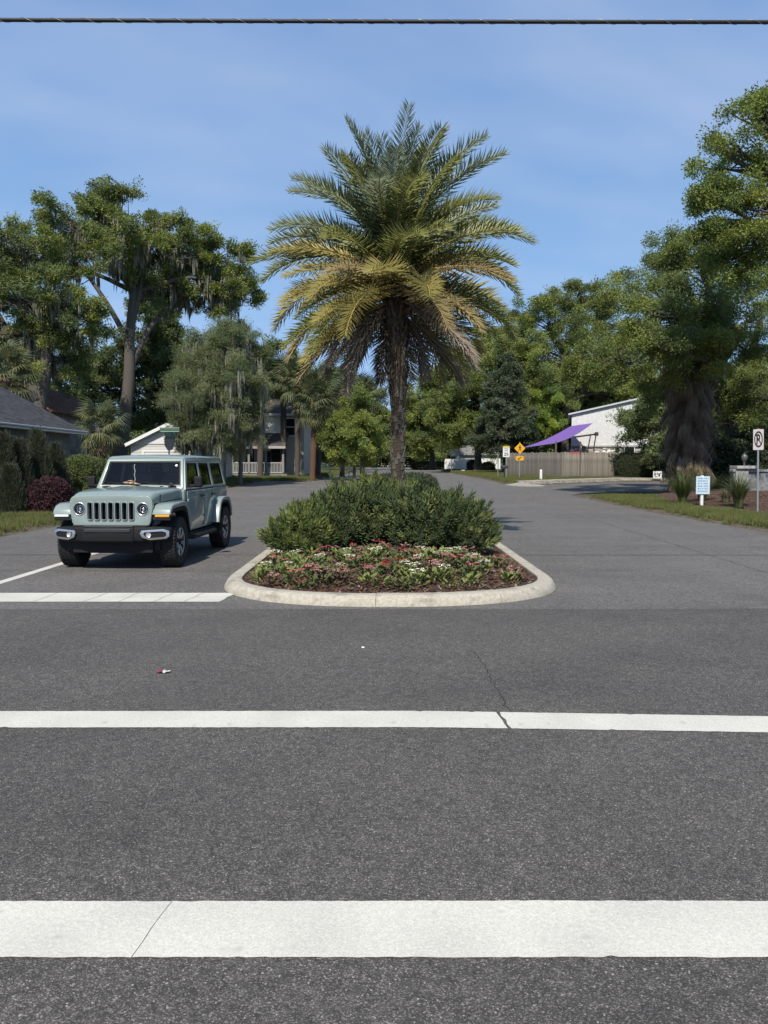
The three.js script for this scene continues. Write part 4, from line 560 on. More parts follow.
broadleaf('willowy_oak', 'feathery pale green tree hung with moss behind the off-road vehicle', null, { seed: 15, r0: 0.2, r1: 0.1, bark: paleBark, trunk: [onGround(222, 48), A(224, 440, 48), A(220, 400, 48), A(214, 372, 48)], extraTrunks: [[onGround(205, 48), A(202, 440, 48), A(196, 400, 48)], [onGround(240, 49), A(241, 445, 49), A(244, 400, 49)]], sprays: fineSprays, tint: greyTint, clumps: 34, perClump: 26, clumpR: 0.3, moss: 0.8,
  lobes: [lobe(210, 362, 48, 26, 24), lobe(232, 350, 48, 24, 20), lobe(193, 395, 47, 24, 26), lobe(225, 395, 47, 28, 28), lobe(185, 425, 48, 14, 20, 0.6), lobe(212, 430, 47, 26, 20), lobe(240, 425, 48, 16, 22, 0.7), lobe(248, 370, 49, 14, 24, 0.7)] });
broadleaf('shade_tree', 'dark tree behind the two-storey house', null, { seed: 16, r0: 0.4, trunk: [onGround(275, 92), A(275, 420, 92), A(275, 390, 92)], sprays: broadSprays, tint: darkTint, scale: 1.3, clumps: 26, perClump: 22, lobes: [lobe(272, 375, 92, 26, 22), lobe(310, 395, 92, 28, 24), lobe(240, 390, 92, 24, 26), lobe(338, 400, 94, 20, 24)] });
broadleaf('young_maple', 'young bright green tree left of the date palm trunk', null, { seed: 17, r0: 0.12, r1: 0.05, trunk: [onGround(354, 58), A(355, 440, 58), A(356, 410, 58)], sprays: oakSprays, tint: brightTint, clumps: 26, perClump: 16, scale: 0.85, lobes: [lobe(356, 408, 58, 12, 16), lobe(348, 432, 58, 18, 14), lobe(362, 434, 57, 16, 16), lobe(352, 452, 58, 20, 9)] });
broadleaf('shade_tree', 'tree beside the far end of the road, left of its vanishing point', null, { seed: 18, r0: 0.35, trunk: [onGround(362, 120), A(362, 440, 120), A(362, 420, 120)], sprays: oakSprays, tint: oakTint, scale: 1.6, clumps: 24, perClump: 18, lobes: [lobe(350, 420, 120, 22, 20), lobe(375, 430, 124, 14, 20), lobe(330, 425, 120, 18, 22), lobe(368, 402, 120, 12, 14)] });
// right: a long row of oaks
broadleaf('live_oak', 'oak reaching in high from the right edge over the no-parking sign', null, { seed: 21, r0: 0.6, r1: 0.3, trunk: [onGround(838, 29), A(838, 400, 29), A(826, 300, 29), A(815, 230, 29)], sprays: nearOak, tint: brightTint, clumps: 8, perClump: 16, clumpR: 0.19, scale: 0.95, forkR: 0.12, extraTrunks: [[A(826, 300, 29), A(775, 235, 29), A(722, 205, 29)], [A(820, 260, 29), A(778, 180, 29), A(738, 150, 29)], [A(818, 240, 29), A(790, 160, 29), A(756, 112, 29)]],
  lobes: [lobe(752, 118, 29, 28, 20), lobe(730, 158, 29, 28, 22), lobe(768, 165, 29, 34, 30), lobe(722, 202, 29, 24, 16), lobe(755, 215, 29, 36, 24), lobe(790, 120, 29, 30, 34), lobe(742, 250, 29, 28, 20), lobe(785, 250, 29, 36, 40), lobe(712, 232, 29, 14, 10, 0.6), lobe(820, 180, 28, 40, 50), lobe(728, 268, 30, 26, 14), lobe(765, 285, 30, 30, 18), lobe(705, 205, 29, 12, 8, 0.5)] });
broadleaf('live_oak', 'wide oak whose crown spreads over the shaggy palm trunk', null, { seed: 22, r0: 0.5, r1: 0.24, trunk: [onGround(738, 43), A(734, 440, 43), A(718, 380, 42), A(700, 330, 40)], extraTrunks: [[A(733, 420, 43), A(750, 360, 42), A(760, 320, 42)]], sprays: nearOak, tint: oakTint, clumps: 15, perClump: 20, clumpR: 0.2,
  lobes: [lobe(662, 262, 40, 30, 20), lobe(700, 268, 40, 34, 24), lobe(635, 300, 39, 34, 24), lobe(608, 345, 38, 34, 24), lobe(672, 318, 34, 36, 26), lobe(640, 362, 34, 38, 24), lobe(690, 352, 33, 30, 18), lobe(725, 350, 34, 26, 24), lobe(715, 318, 35, 34, 28), lobe(755, 320, 40, 34, 34), lobe(598, 374, 39, 26, 12), lobe(740, 380, 41, 40, 34), lobe(770, 400, 40, 30, 40), lobe(730, 425, 42, 26, 26), lobe(652, 398, 40, 14, 12, 0.6)] });
broadleaf('live_oak', 'oak standing behind the purple shade sail', null, { seed: 23, r0: 0.5, r1: 0.25, trunk: [onGround(565, 88), A(565, 430, 88), A(566, 390, 88), A(566, 360, 88)], sprays: oakSprays, tint: oakTint, scale: 1.3, clumps: 27, perClump: 20, clumpR: 0.2,
  lobes: [lobe(582, 308, 88, 28, 18), lobe(548, 325, 86, 28, 22), lobe(600, 335, 88, 34, 26), lobe(525, 355, 86, 28, 24), lobe(562, 362, 84, 34, 26), lobe(598, 385, 88, 34, 24), lobe(545, 395, 84, 26, 22), lobe(520, 385, 88, 22, 24), lobe(630, 400, 90, 24, 24)] });
broadleaf('live_oak', 'oak beside the white vinyl fence down the street', null, { seed: 24, r0: 0.5, r1: 0.25, trunk: [onGround(478, 96), A(478, 430, 96), A(478, 390, 96)], sprays: oakSprays, tint: oakTint, scale: 1.5, clumps: 34, perClump: 22,
  lobes: [lobe(495, 350, 96, 22, 16), lobe(470, 370, 96, 26, 20), lobe(505, 378, 92, 26, 24), lobe(450, 392, 96, 24, 20), lobe(480, 402, 92, 30, 24), lobe(460, 425, 94, 26, 16), lobe(500, 425, 92, 20, 20)] });
broadleaf('live_oak', 'farthest oak on the right, its crown closing the view beside the date palm trunk', null, { seed: 25, r0: 0.5, r1: 0.3, trunk: [onGround(432, 125), A(432, 435, 125), A(432, 410, 125)], sprays: oakSprays, tint: oakTint, scale: 1.8, clumps: 30, perClump: 20,
  lobes: [lobe(428, 398, 125, 20, 14), lobe(418, 418, 125, 16, 16), lobe(440, 415, 122, 20, 18), lobe(425, 440, 124, 22, 10), lobe(450, 440, 120, 20, 10)] });
broadleaf('magnolia', 'dark conical magnolia between the road signs and the vinyl fence', null, { seed: 26, r0: 0.25, r1: 0.08, trunk: [onGround(504, 80), A(505, 440, 80), A(506, 385, 80)], sprays: broadSprays, tint: (r) => r() < 0.7 ? [0.048, 0.066, 0.03] : [0.075, 0.09, 0.05], clumps: 30, perClump: 24, lobes: [lobe(507, 378, 80, 10, 16), lobe(504, 400, 79, 16, 18), lobe(510, 422, 79, 20, 18), lobe(498, 436, 79, 18, 18), lobe(518, 440, 80, 14, 16)] });
broadleaf('young_maple', 'small bright yellow-green tree beside the dark magnolia', null, { seed: 27, r0: 0.12, r1: 0.06, trunk: [onGround(536, 84), A(536, 440, 84), A(537, 410, 84)], sprays: oakSprays, tint: (r) => r() < 0.6 ? [0.17, 0.215, 0.03] : [0.115, 0.165, 0.03], clumps: 24, perClump: 18, lobes: [lobe(540, 400, 82, 16, 11), lobe(528, 418, 82, 14, 11), lobe(548, 425, 82, 14, 12), lobe(534, 436, 83, 14, 8)] });
for (const [px, d, h, w, seed, label] of [[690, 58, 400, 60, 31, 'dark tree mass behind the hedge, right of the white building'], [760, 50, 390, 56, 32, 'dark tree filling the right edge behind the garden lantern'], [620, 96, 395, 50, 33, 'dark tree behind the white building'], [560, 98, 395, 46, 34, 'dark tree behind the shade sail, left of the white building']])
  broadleaf('shade_tree', label, 'dark trees closing the view on the right', { seed, r0: 0.35, trunk: [onGround(px, d), A(px, 440, d), A(px, h + 20, d)], sprays: broadSprays, tint: darkTint, scale: d / 60, clumps: 30, perClump: 24, lobes: [lobe(px, h, d, w * 0.6, 26), lobe(px - w * 0.5, h + 25, d, w * 0.55, 28), lobe(px + w * 0.5, h + 25, d, w * 0.55, 28), lobe(px, h + 45, d, w * 0.8, 24)] });
for (const [px, d, seed, label] of [[395, 190, 35, 'far hazy tree straight down the road behind the date palm trunk'], [440, 175, 36, 'far tree behind the last oak on the right'], [350, 180, 37, 'far tree behind the young maple'], [300, 150, 38, 'far tree right of the two-storey house']])
  broadleaf('shade_tree', label, 'far trees closing the street', { seed, r0: 0.5, trunk: [onGround(px, d), A(px, 445, d), A(px, 432, d)], sprays: oakSprays, tint: oakTint, scale: d / 65, clumps: 24, perClump: 20, lobes: [lobe(px, 432, d, 24, 16), lobe(px - 22, 444, d, 22, 13), lobe(px + 22, 444, d, 22, 13), lobe(px, 455, d, 40, 9)] });

// ---------------------------------------------------------------- cabbage palms
const fan = [1, 2, 3].map((s) => { const r = rng(90 + s), out = []; const n = 26; for (let i = 0; i < n; i++) { const a = lerp(-2.35, 2.35, i / (n - 1)), d = V(Math.sin(a), 0.12 * Math.cos(a * 2) - 0.05, Math.cos(a)).normalize(); const L = (0.72 + 0.2 * Math.cos(a)) * (0.9 + r() * 0.2), side = V(Math.cos(a), 0, -Math.sin(a)), b = V(0, 0, 0), mid = d.clone().multiplyScalar(L * 0.55), tip = d.clone().multiplyScalar(L).add(V(0, -0.22 - r() * 0.25, 0)); const w = 0.032; for (const p of [b, mid.clone().addScaledVector(side, w), mid.clone().addScaledVector(side, -w), mid.clone().addScaledVector(side, w), tip, mid.clone().addScaledVector(side, -w)]) out.push(p.x, p.y, p.z); } return fromTriangles(out); });
const petiole = flat(tubeThrough([V(0, 0, -1), V(0, 0.03, -0.5), V(0, 0, 0)], [0.022, 0.016, 0.012], 4, false));
const fanGeo = fan.map((f) => f.translate(0, 0, 1.0)), petGeo = petiole.translate(0, 0, 1.0);
const fanMats = { green: leafMat([0.10, 0.125, 0.055], 0.5, 0.2), olive: leafMat([0.145, 0.15, 0.062], 0.55, 0.2), dead: leafMat([0.22, 0.165, 0.105], 0.9, 0.2), grey: leafMat([0.19, 0.15, 0.115], 0.95, 0.15), brown: leafMat([0.17, 0.12, 0.085], 0.95, 0.1), umber: leafMat([0.105, 0.075, 0.055], 0.95, 0.1) };
const fanShared = fanGeo.map((f) => merge([f, petGeo]));
function fans(T, c, n, e0, e1, size, kinds, r, name = 'frond', radius = 0) {
  for (let i = 0; i < n; i++) { const az = i * 2.39996 + r() * 0.5, el = lerp(e0, e1, (i + r()) / n), k = kinds[Math.floor(r() * kinds.length)]; const m = part(name, fanShared[Math.floor(r() * 3)], fanMats[k], T); const s = size * (0.85 + r() * 0.3); m.position.set(c.x + Math.sin(az) * radius, c.y, c.z + Math.cos(az) * radius); m.rotation.order = 'YXZ'; m.rotation.set(-el, az, (r() - 0.5) * 0.8); m.scale.set(s, s, s); }
}
const palmBark = barkMat([0.17, 0.14, 0.115]), redBark = barkMat([0.22, 0.125, 0.075]);
function cabbagePalm(label, px, d, crownPy, seed, o = {}) {
  const r = rng(seed), foot = onGround(px, d), c = at(px + (o.leanPx || 0), crownPy, d).sub(foot), T = thing('cabbage_palm', label, 'palm tree', foot, 0, 'cabbage palms'); const pts = bendy([V(0, -0.2, 0), V(c.x * 0.35 + 0.05, c.y * 0.5, 0), V(c.x, c.y, 0)], 16), R = o.r || 0.2;
  part('trunk', tubeThrough(pts, pts.map((_, i) => R * (i === 0 ? 1.35 : i > 13 ? 1.35 : 1) * (1 + 0.05 * Math.sin(i * 2.1))), 9), o.bark || palmBark, T);
  const s = o.size || 1; fans(T, V(c.x, c.y + 0.1, 0), o.n || 24, 1.35, -0.2, s, ['green', 'green', 'olive'], r); fans(T, V(c.x, c.y - 0.05, 0), 12, -0.25, -0.9, s * 0.95, ['green', 'olive', 'olive'], r); fans(T, V(c.x, c.y - 0.15, 0), 9, -0.95, -1.4, s * 0.85, ['dead', 'dead', 'olive'], r, 'dead_frond');
}
cabbagePalm('cabbage palm with straight trunk at the left corner of the two-storey house', 260, 60, 376, 41, { r: 0.24, size: 1.2 });
cabbagePalm('cabbage palm in front of the right half of the two-storey house', 283, 62, 380, 42, { r: 0.23, size: 1.2 });
cabbagePalm('cabbage palm with reddish trunk on the lawn right of the two-storey house', 312, 58, 402, 43, { r: 0.24, bark: redBark, leanPx: 3, size: 1.2 });
cabbagePalm('cabbage palm behind the reddish-trunked palm', 318, 63, 392, 44, { r: 0.22, size: 1.2 });
cabbagePalm('cabbage palm overlapping the right corner of the two-storey house', 297, 59, 384, 49, { r: 0.2, size: 1.15 });
cabbagePalm('cabbage palm just left of the date palm trunk', 342, 68, 392, 45, { r: 0.22, size: 1.15 });
cabbagePalm('cabbage palm partly behind the date palm trunk', 362, 74, 395, 46, { r: 0.22, size: 1.25 });
cabbagePalm('short cabbage palm between the charcoal-roofed house and the garage', 101, 37, 428, 47, { r: 0.16, size: 0.8, n: 20 });
cabbagePalm('cabbage palm with reddish trunk rising behind the charcoal roof', 4, 35, 378, 48, { r: 0.2, bark: redBark, size: 0.95 });
{ // the thick palm with a shaggy skirt of dead fronds, right of the side street
  const foot = onGround(688, 36), T = thing('skirted_palm', 'thick palm with a shaggy skirt of dead brown fronds beside the small blue sign', 'palm tree', foot), r = rng(61), H = at(688, 352, 36).y - foot.y;
  part('trunk', tubeThrough(steps(-0.2, H + 0.5, 0.4).map((y) => V(0.02 * Math.sin(y), y, 0)), steps(-0.2, H + 0.5, 0.4).map((y) => 0.42 + 0.1 * Math.exp(-y)), 12), palmBark, T);
  for (let i = 0; i < 260; i++) { const y = 1.0 + (H - 0.65) * Math.pow(i / 260, 0.9), az = i * 2.39996 + r(), R = 0.38 + r() * 0.24; const m = part('dead_frond', fanShared[Math.floor(r() * 3)], fanMats[['brown', 'umber', 'dead', 'brown', 'grey', 'dead'][Math.floor(r() * (y < 2 ? 2 : 6))]], T); const s = 0.7 + r() * 0.4; m.position.set(Math.sin(az) * R, y, Math.cos(az) * R); m.rotation.order = 'YXZ'; m.rotation.set(Math.max(0.85, 1.25 - y * 0.12) + r() * 0.45, az, (r() - 0.5) * 0.7); m.scale.set(s * 0.42, s, s); }
  fans(T, V(0, H + 0.25, 0), 34, 1.3, -0.5, 1.15, ['green', 'green', 'olive'], r); fans(T, V(0, H + 0.05, 0), 26, -0.4, -1.1, 1.05, ['olive', 'dead', 'green'], r);
}

{ // the wood that closes the view far behind the houses on both sides
  const r = rng(123), q = new THREE.Quaternion(), e = new THREE.Euler(), ms = [], cs = [];
  for (const [x0, x1, d0] of [[-120, -14, 112], [24, 120, 112], [-70, 60, 262]]) for (let i = 0; i < 3600; i++) { const x = lerp(x0, x1, r()), d = d0 + r() * 40, top = 7 + 4 * fbm(x * 0.12, d * 0.05, 3), y = Math.pow(r(), 0.8) * top, s = 2.6 + r() * 2; ms.push(new THREE.Matrix4().compose(V(x, groundH(x, -d) + y, -d), q.setFromEuler(e.set(r(), r() * 6, r())), V(s, s * 0.8, s))); const c = darkTint(r); cs.push(lin(c[0] * 1.5, c[1] * 1.5, c[2] * 1.5)); }
  tag(scatter('distant_wood', broadSprays[0], tintedLeaf(), ms, cs, scene), 'dark wood closing the view far behind the houses', 'wood', null, 'stuff');
}
// ---------------------------------------------------------------- houses, fences, signs, hedges
const font = await new FontLoader().loadAsync('fonts/droid/droid_sans_bold.typeface.json');
function lettering(text, size, depth = 0.004) { const g = new TextGeometry(text, { font, size, depth, curveSegments: 4, bevelEnabled: false }); g.computeBoundingBox(); const b = g.boundingBox; g.translate(-(b.min.x + b.max.x) / 2, -(b.min.y + b.max.y) / 2, 0); return g; }
const galv = mat([0.36, 0.37, 0.37], 0.45, { metalness: 0.6 }), signBlack = mat([0.012, 0.012, 0.012], 0.6), signWhite = mat([0.68, 0.68, 0.66], 0.5), woodGrey = mat([0.47, 0.415, 0.345], 0.95, { map: woodTex }), woodGrey2 = mat([0.39, 0.345, 0.285], 0.95, { map: woodTex }), whitePaint = mat([0.72, 0.72, 0.69], 0.6), darkPane = mat([0.02, 0.023, 0.025], 0.08);
const shingle = (rgb) => mat(rgb, 0.95, { map: shingleTex, bumpMap: shingleTex, bumpScale: 0.012 });
const stucco = (rgb) => mat(rgb, 0.9, { map: grainTex, bumpMap: grainBump, bumpScale: 0.004 });
const siding = (w, h, x, y, z, rows, out = 0.02) => { const l = []; for (let i = 0; i < rows; i++) { const g = box(w, h / rows * 1.02, out, x, y + (i + 0.5) * h / rows, z); const p = g.attributes.position; for (let k = 0; k < p.count; k++) if (p.getZ(k) > z && p.getY(k) > y + (i + 0.5) * h / rows) p.setZ(k, z - out * 0.2); g.computeVertexNormals(); l.push(g); } return l; };
function roofPlane(pts, thick = 0.12) { // slab over a planar polygon, uv along the slope in metres
  const n = pts[1].clone().sub(pts[0]).cross(pts[2].clone().sub(pts[0])).normalize(); if (n.y < 0) n.negate(); const u = pts[1].clone().sub(pts[0]).normalize(), v = n.clone().cross(u); const pos = [], uv = [], tri = (a, b, c) => { for (const p of [a, b, c]) { pos.push(p.x, p.y, p.z); uv.push(p.dot(u), p.dot(v)); } };
  const low = pts.map((p) => p.clone().addScaledVector(n, -thick)); for (let i = 1; i < pts.length - 1; i++) { tri(pts[0], pts[i], pts[i + 1]); tri(low[0], low[i + 1], low[i]); } pts.forEach((p, i) => { const q = (i + 1) % pts.length; tri(p, low[i], low[q]); tri(p, low[q], pts[q]); });
  const g = new THREE.BufferGeometry(); g.setAttribute('position', new THREE.Float32BufferAttribute(pos, 3)); g.setAttribute('uv', new THREE.Float32BufferAttribute(uv, 2)); g.computeVertexNormals(); return g;
}
{ // house at the left edge
  const T = thing('house', 'single-storey grey house with charcoal hip roof at the left edge', 'house', [-13.75, 0.05, -33.8]); const W = 11, L = 15, e = 0.5, eh = 3.1, rh = 0.70;
  part('wall', metreUV(merge([box(W, eh + 0.1, L, -W / 2, (eh - 0.1) / 2 + 0.1, L / 2)])), stucco([0.22, 0.215, 0.195]), T);
  const x0 = -W - e, x1 = e, z0 = -e, z1 = L + e, hx = (x1 - x0) / 2, cx = (x0 + x1) / 2, top = eh + hx * rh, a = V(x0, eh, z0), b = V(x1, eh, z0), c = V(x1, eh, z1), d = V(x0, eh, z1), r0 = V(cx, top, z0 + hx), r1 = V(cx, top, z1 - hx); const m = shingle([0.075, 0.075, 0.082]);
  for (const p of [[b, c, r1, r0], [d, a, r0, r1], [a, b, r0], [c, d, r1]]) part('roof_slope', roofPlane(p, 0.05), m, T);
  part('fascia', [box(0.05, 0.16, L + 2 * e + 0.1, x1 + 0.03, eh - 0.08, L / 2), box(W + 2 * e + 0.1, 0.16, 0.05, cx, eh - 0.08, z0 - 0.03)], whitePaint, T); part('gutter', box(0.10, 0.07, L + 2 * e, x1 + 0.105, eh - 0.05, L / 2, 0.02), mat([0.4, 0.4, 0.39], 0.6), T); part('soffit', box(e + 0.1, 0.03, L, e / 2, eh - 0.13, L / 2), whitePaint, T);
  const w = part('window', box(0.06, 1.2, 1.6, 0.01, 1.6, 7), darkPane, T); part('window_frame', [box(0.07, 0.07, 1.7, 0.03, 2.22, 7), box(0.07, 0.07, 1.7, 0.03, 0.98, 7), box(0.07, 1.2, 0.07, 0.03, 1.6, 6.2), box(0.07, 1.2, 0.07, 0.03, 1.6, 7.8)], whitePaint, w);
}
{ // brown roof peeping over
  const p = onGround(18, 50), T = thing('house', 'house with rust brown shingle roof peeping over the charcoal roof', 'house', p); const e = at(52, 411, 50).sub(p), k = at(14, 381, 50).sub(p); const m = shingle([0.20, 0.10, 0.06]); const W = Math.abs(e.x - k.x);
  part('wall', box(2 * W - 0.8, e.y, 8, k.x, e.y / 2, -4.5), stucco([0.3, 0.27, 0.22]), T); part('gable_wall', (() => { const g = extrude(shapeOf([[k.x - W + 0.4, e.y], [k.x + W - 0.4, e.y], [k.x, k.y - 0.15]]), 0.2); g.translate(0, 0, -0.7); return g; })(), stucco([0.3, 0.27, 0.22]), T); part('roof_slope', roofPlane([V(k.x + W, e.y, 0), V(k.x + W, e.y, -9), V(k.x, k.y, -9), V(k.x, k.y, 0)]), m, T); part('roof_slope', roofPlane([V(k.x - W, e.y, -9), V(k.x - W, e.y, 0), V(k.x, k.y, 0), V(k.x, k.y, -9)]), m, T);
}
{ // white garage with gable to the street
  const p = onGround(168, 50), T = thing('garage', 'white gabled garage behind the off-road vehicle', 'garage', p); const ap = at(168, 423, 50).y - p.y, ev = at(128, 443, 50).y - p.y, hw = 2.75;
  part('wall', siding(2 * hw - 0.5, ev, 0, 0, -0.35, 14), mat([0.50, 0.49, 0.46], 0.7), T); part('side_wall', [box(0.1, ev, 8, -hw + 0.3, ev / 2, -4.4), box(0.1, ev, 8, hw - 0.3, ev / 2, -4.4), box(2 * hw - 0.5, ev, 0.1, 0, ev / 2, -8.4)], mat([0.50, 0.49, 0.46], 0.7), T);
  const gb = extrude(shapeOf([[-hw + 0.25, ev - 0.05], [hw - 0.25, ev - 0.05], [0, ap - 0.15]]), 0.12); gb.translate(0, 0, -0.42); part('gable', gb, mat([0.66, 0.65, 0.62], 0.65), T);
  const m = shingle([0.24, 0.235, 0.225]); part('roof_slope', roofPlane([V(hw, ev - 0.05, 0), V(hw, ev - 0.05, -9), V(0, ap, -9), V(0, ap, 0)]), m, T); part('roof_slope', roofPlane([V(-hw, ev - 0.05, -9), V(-hw, ev - 0.05, 0), V(0, ap, 0), V(0, ap, -9)]), m, T);
  for (const s of [-1, 1]) { const L = Math.hypot(hw, ap - ev + 0.05), g = box(L, 0.2, 0.06, 0, 0, 0); g.rotateZ(-s * Math.atan2(ap - ev + 0.05, hw)); g.translate(s * hw / 2, (ap + ev) / 2 - 0.12, 0.04); part('barge_board', g, whitePaint, T); }
  const D = part('garage_door', box(2.6, 2.15, 0.06, -0.3, 1.08, -0.30), mat([0.62, 0.60, 0.56], 0.6), T); for (let i = 0; i < 4; i++) part('door_panel', box(2.5, 0.46, 0.03, -0.3, 0.3 + i * 0.53, -0.262, 0.01), mat([0.66, 0.64, 0.60], 0.6), D);
  part('door_trim', [box(0.14, 2.3, 0.08, -1.68, 1.15, -0.27), box(0.14, 2.3, 0.08, 1.08, 1.15, -0.27), box(2.9, 0.14, 0.08, -0.3, 2.24, -0.265)], whitePaint, T);
}
{ // two-storey house with porch
  const p = onGround(268, 64), T = thing('house', 'grey two-storey house with front porch behind the cabbage palms', 'house', p); const X = (px, d = 64) => at(px, 464, d).x - p.x, Y = (py, d = 64) => at(268, py, d).y - p.y; const xl = X(238), xr = X(304), eh = Y(414), wallM = mat([0.50, 0.47, 0.40], 0.8), cx = (xl + xr) / 2, w = xr - xl;
  part('wall', siding(w, eh, cx, 0, 0, 30), wallM, T); part('side_wall', [box(0.1, eh, 8, xl + 0.05, eh / 2, -4.05), box(0.1, eh, 8, xr - 0.05, eh / 2, -4.05), box(w, eh, 0.1, cx, eh / 2, -8.1)], wallM, T);
  const m = shingle([0.20, 0.165, 0.135]), e = 0.5, a = V(xl - e, eh, e), b = V(xr + e, eh, e), c = V(xr + e, eh, -8.6), d = V(xl - e, eh, -8.6), hh = w / 2 + e, top = eh + 1.9, r0 = V(cx, top, e - hh), r1 = V(cx, top, -8.6 + hh); for (const q of [[a, b, r0], [c, d, r1], [b, c, r1, r0], [d, a, r0, r1]]) part('roof_slope', roofPlane(q, 0.06), m, T);
  part('fascia', [box(w + 2 * e, 0.18, 0.05, cx, eh - 0.08, e + 0.03), box(0.05, 0.18, 9.1, xr + e + 0.03, eh - 0.08, -4)], whitePaint, T);
  for (const wx of [X(252), X(267), X(290)]) { const W = part('window', box(0.85, 1.35, 0.05, wx, Y(427), 0.03), darkPane, T); part('window_frame', [box(1.05, 0.10, 0.08, wx, Y(427) + 0.72, 0.05), box(1.05, 0.10, 0.10, wx, Y(427) - 0.72, 0.055), box(0.1, 1.34, 0.08, wx - 0.47, Y(427), 0.05), box(0.1, 1.34, 0.08, wx + 0.47, Y(427), 0.05), box(0.85, 0.05, 0.07, wx, Y(427), 0.045)], whitePaint, W); }
  part('wall_panel', box(1.3, 1.6, 0.06, X(271.5) + 0.1, Y(426), 0.035), mat([0.62, 0.60, 0.52], 0.7), T, 'pale panel beside the upper window');
  const pe = Y(446, 61), pf = 2.6; const P = part('porch_roof', roofPlane([V(xl - 0.3, pe, pf + 0.3), V(xr - 1.2, pe, pf + 0.3), V(xr - 1.2, pe + 1.15, 0.05), V(xl - 0.3, pe + 1.15, 0.05)]), shingle([0.15, 0.13, 0.115]), T); part('porch_fascia', box(w - 0.8, 0.2, 0.06, cx - 0.75, pe - 0.10, pf + 0.34), mat([0.36, 0.35, 0.33], 0.7), P);
  part('porch_floor', box(w - 1, 0.45, pf, cx - 0.6, 0.2, pf / 2 + 0.02), mat([0.2, 0.19, 0.18], 0.9), T);
  for (const k of [0, 0.33, 0.66, 1]) part('porch_column', box(0.16, pe - 0.6, 0.16, lerp(xl, xr - 1.4, k), (pe - 0.25) / 2 + 0.32, pf - 0.1), mat([0.22, 0.22, 0.21], 0.7), T);
  const R = part('porch_railing', [box(w - 1.4, 0.07, 0.08, cx - 0.7, 1.30, pf - 0.1), box(w - 1.4, 0.06, 0.06, cx - 0.7, 0.52, pf - 0.1)], mat([0.42, 0.42, 0.40], 0.7), T); for (let i = 0; i < 34; i++) part('baluster', box(0.04, 0.74, 0.04, lerp(xl + 0.12, xr - 1.5, i / 33), 0.92, pf - 0.1), R.material, R);
  for (const wx of [X(250), X(266), X(276)]) { const W = part('porch_window', box(0.75, 1.5, 0.05, wx, 1.75, 0.035), darkPane, T); part('window_frame', [box(0.08, 1.6, 0.07, wx - 0.42, 1.75, 0.05), box(0.08, 1.6, 0.07, wx + 0.42, 1.75, 0.05), box(0.9, 0.08, 0.072, wx, 2.56, 0.05)], mat([0.4, 0.4, 0.38], 0.7), W); }
}
{ // white commercial building with mono-pitch roof
  const d = 68, p = onGround(571, d), T = thing('white_building', 'white panelled building with a sloping roofline behind the wooden fence', 'building', p, -0.235), X = (px) => at(px, 464, d).x - p.x, Y = (py) => at(600, py, d).y - p.y, w = X(668), hl = Y(415), hr = Y(393); const m = mat([0.74, 0.74, 0.72], 0.7, { map: mildTex });
  const sh = shapeOf([[0, Y(447)], [w, Y(447)], [w, hr], [0, hl]]), wall = extrude(sh, 0.2); wall.translate(0, 0, -0.2); part('wall', metreUV(wall), m, T);
  part('lower_wall', box(w, Y(447), 0.2, w / 2, Y(447) / 2, -0.12), stucco([0.55, 0.54, 0.50]), T); part('side_wall', [box(0.2, hl - 0.1, 14, 0.1, hl / 2, -7.3), box(0.2, hr - 0.1, 14, w - 0.1, hr / 2, -7.3), box(w, hl, 0.2, w / 2, hl / 2, -14.3)], m, T);
  part('roof', roofPlane([V(-0.3, hl + 0.12, 0.25), V(w + 0.3, hr + 0.17, 0.25), V(w + 0.3, hr + 0.17, -14.6), V(-0.3, hl + 0.12, -14.6)], 0.14), mat([0.5, 0.51, 0.52], 0.5), T);
  for (let i = 1; i < 8; i++) { const x = w * i / 8, h = lerp(hl, hr, i / 8); part('panel_joint', box(0.06, h - Y(447) - 0.1, 0.03, x, (h + Y(447)) / 2, 0.016), m, T); }
  part('sill_band', box(w, 0.14, 0.12, w / 2, Y(446.5), 0.05), mat([0.3, 0.29, 0.27], 0.8), T);
  const r = rng(17); for (let i = 0; i < 60; i++) { const x = r() * X(612), y = lerp(Y(456), Y(448), r()); const g = new THREE.DodecahedronGeometry(0.13 + r() * 0.06, 0); g.scale(1.3, 0.8, 0.3); g.translate(x, y, 0); part('stone', g, i % 3 ? mat([0.34, 0.30, 0.25], 0.9) : whitePaint, T); }
  for (const [a, b] of [[613, 617], [622, 631]]) { const W = part('window', box(X(b) - X(a), Y(446.5) - Y(453) - 0.1, 0.08, (X(a) + X(b)) / 2, (Y(447) + Y(453)) / 2, 0.0), darkPane, T); part('window_frame', [box(0.06, 0.7, 0.1, X(a) - 0.03, (Y(447) + Y(453)) / 2, 0.02), box(0.06, 0.7, 0.1, X(b) + 0.03, (Y(447) + Y(453)) / 2, 0.02)], whitePaint, W); }
}
{ // steel frame standing in the yard: beam with two raking struts and a lamp box
  const d = 64, p = onGround(585, d), T = thing('steel_frame', 'dark steel beam with two raking struts in front of the white building', 'frame', p), Q = (px, py, dd = d) => at(px, py, dd).sub(p), m = mat([0.035, 0.03, 0.03], 0.7); const beam = [Q(575, 437), Q(596.5, 434)];
  part('beam', tubeThrough(beam, [0.07, 0.07], 6), m, T); part('strut', tubeThrough([Q(590.5, 435), Q(588, 449), V(Q(588, 449).x, 0, 0)], [0.05, 0.05, 0.05], 6), m, T); part('strut', tubeThrough([Q(596, 434.5), Q(594, 447), V(Q(594, 447).x, 0, 0)], [0.05, 0.05, 0.05], 6), m, T); const c = Q(596.5, 434); part('lamp_box', box(0.28, 0.3, 0.3, c.x, c.y, c.z, 0.04), m, T);
}
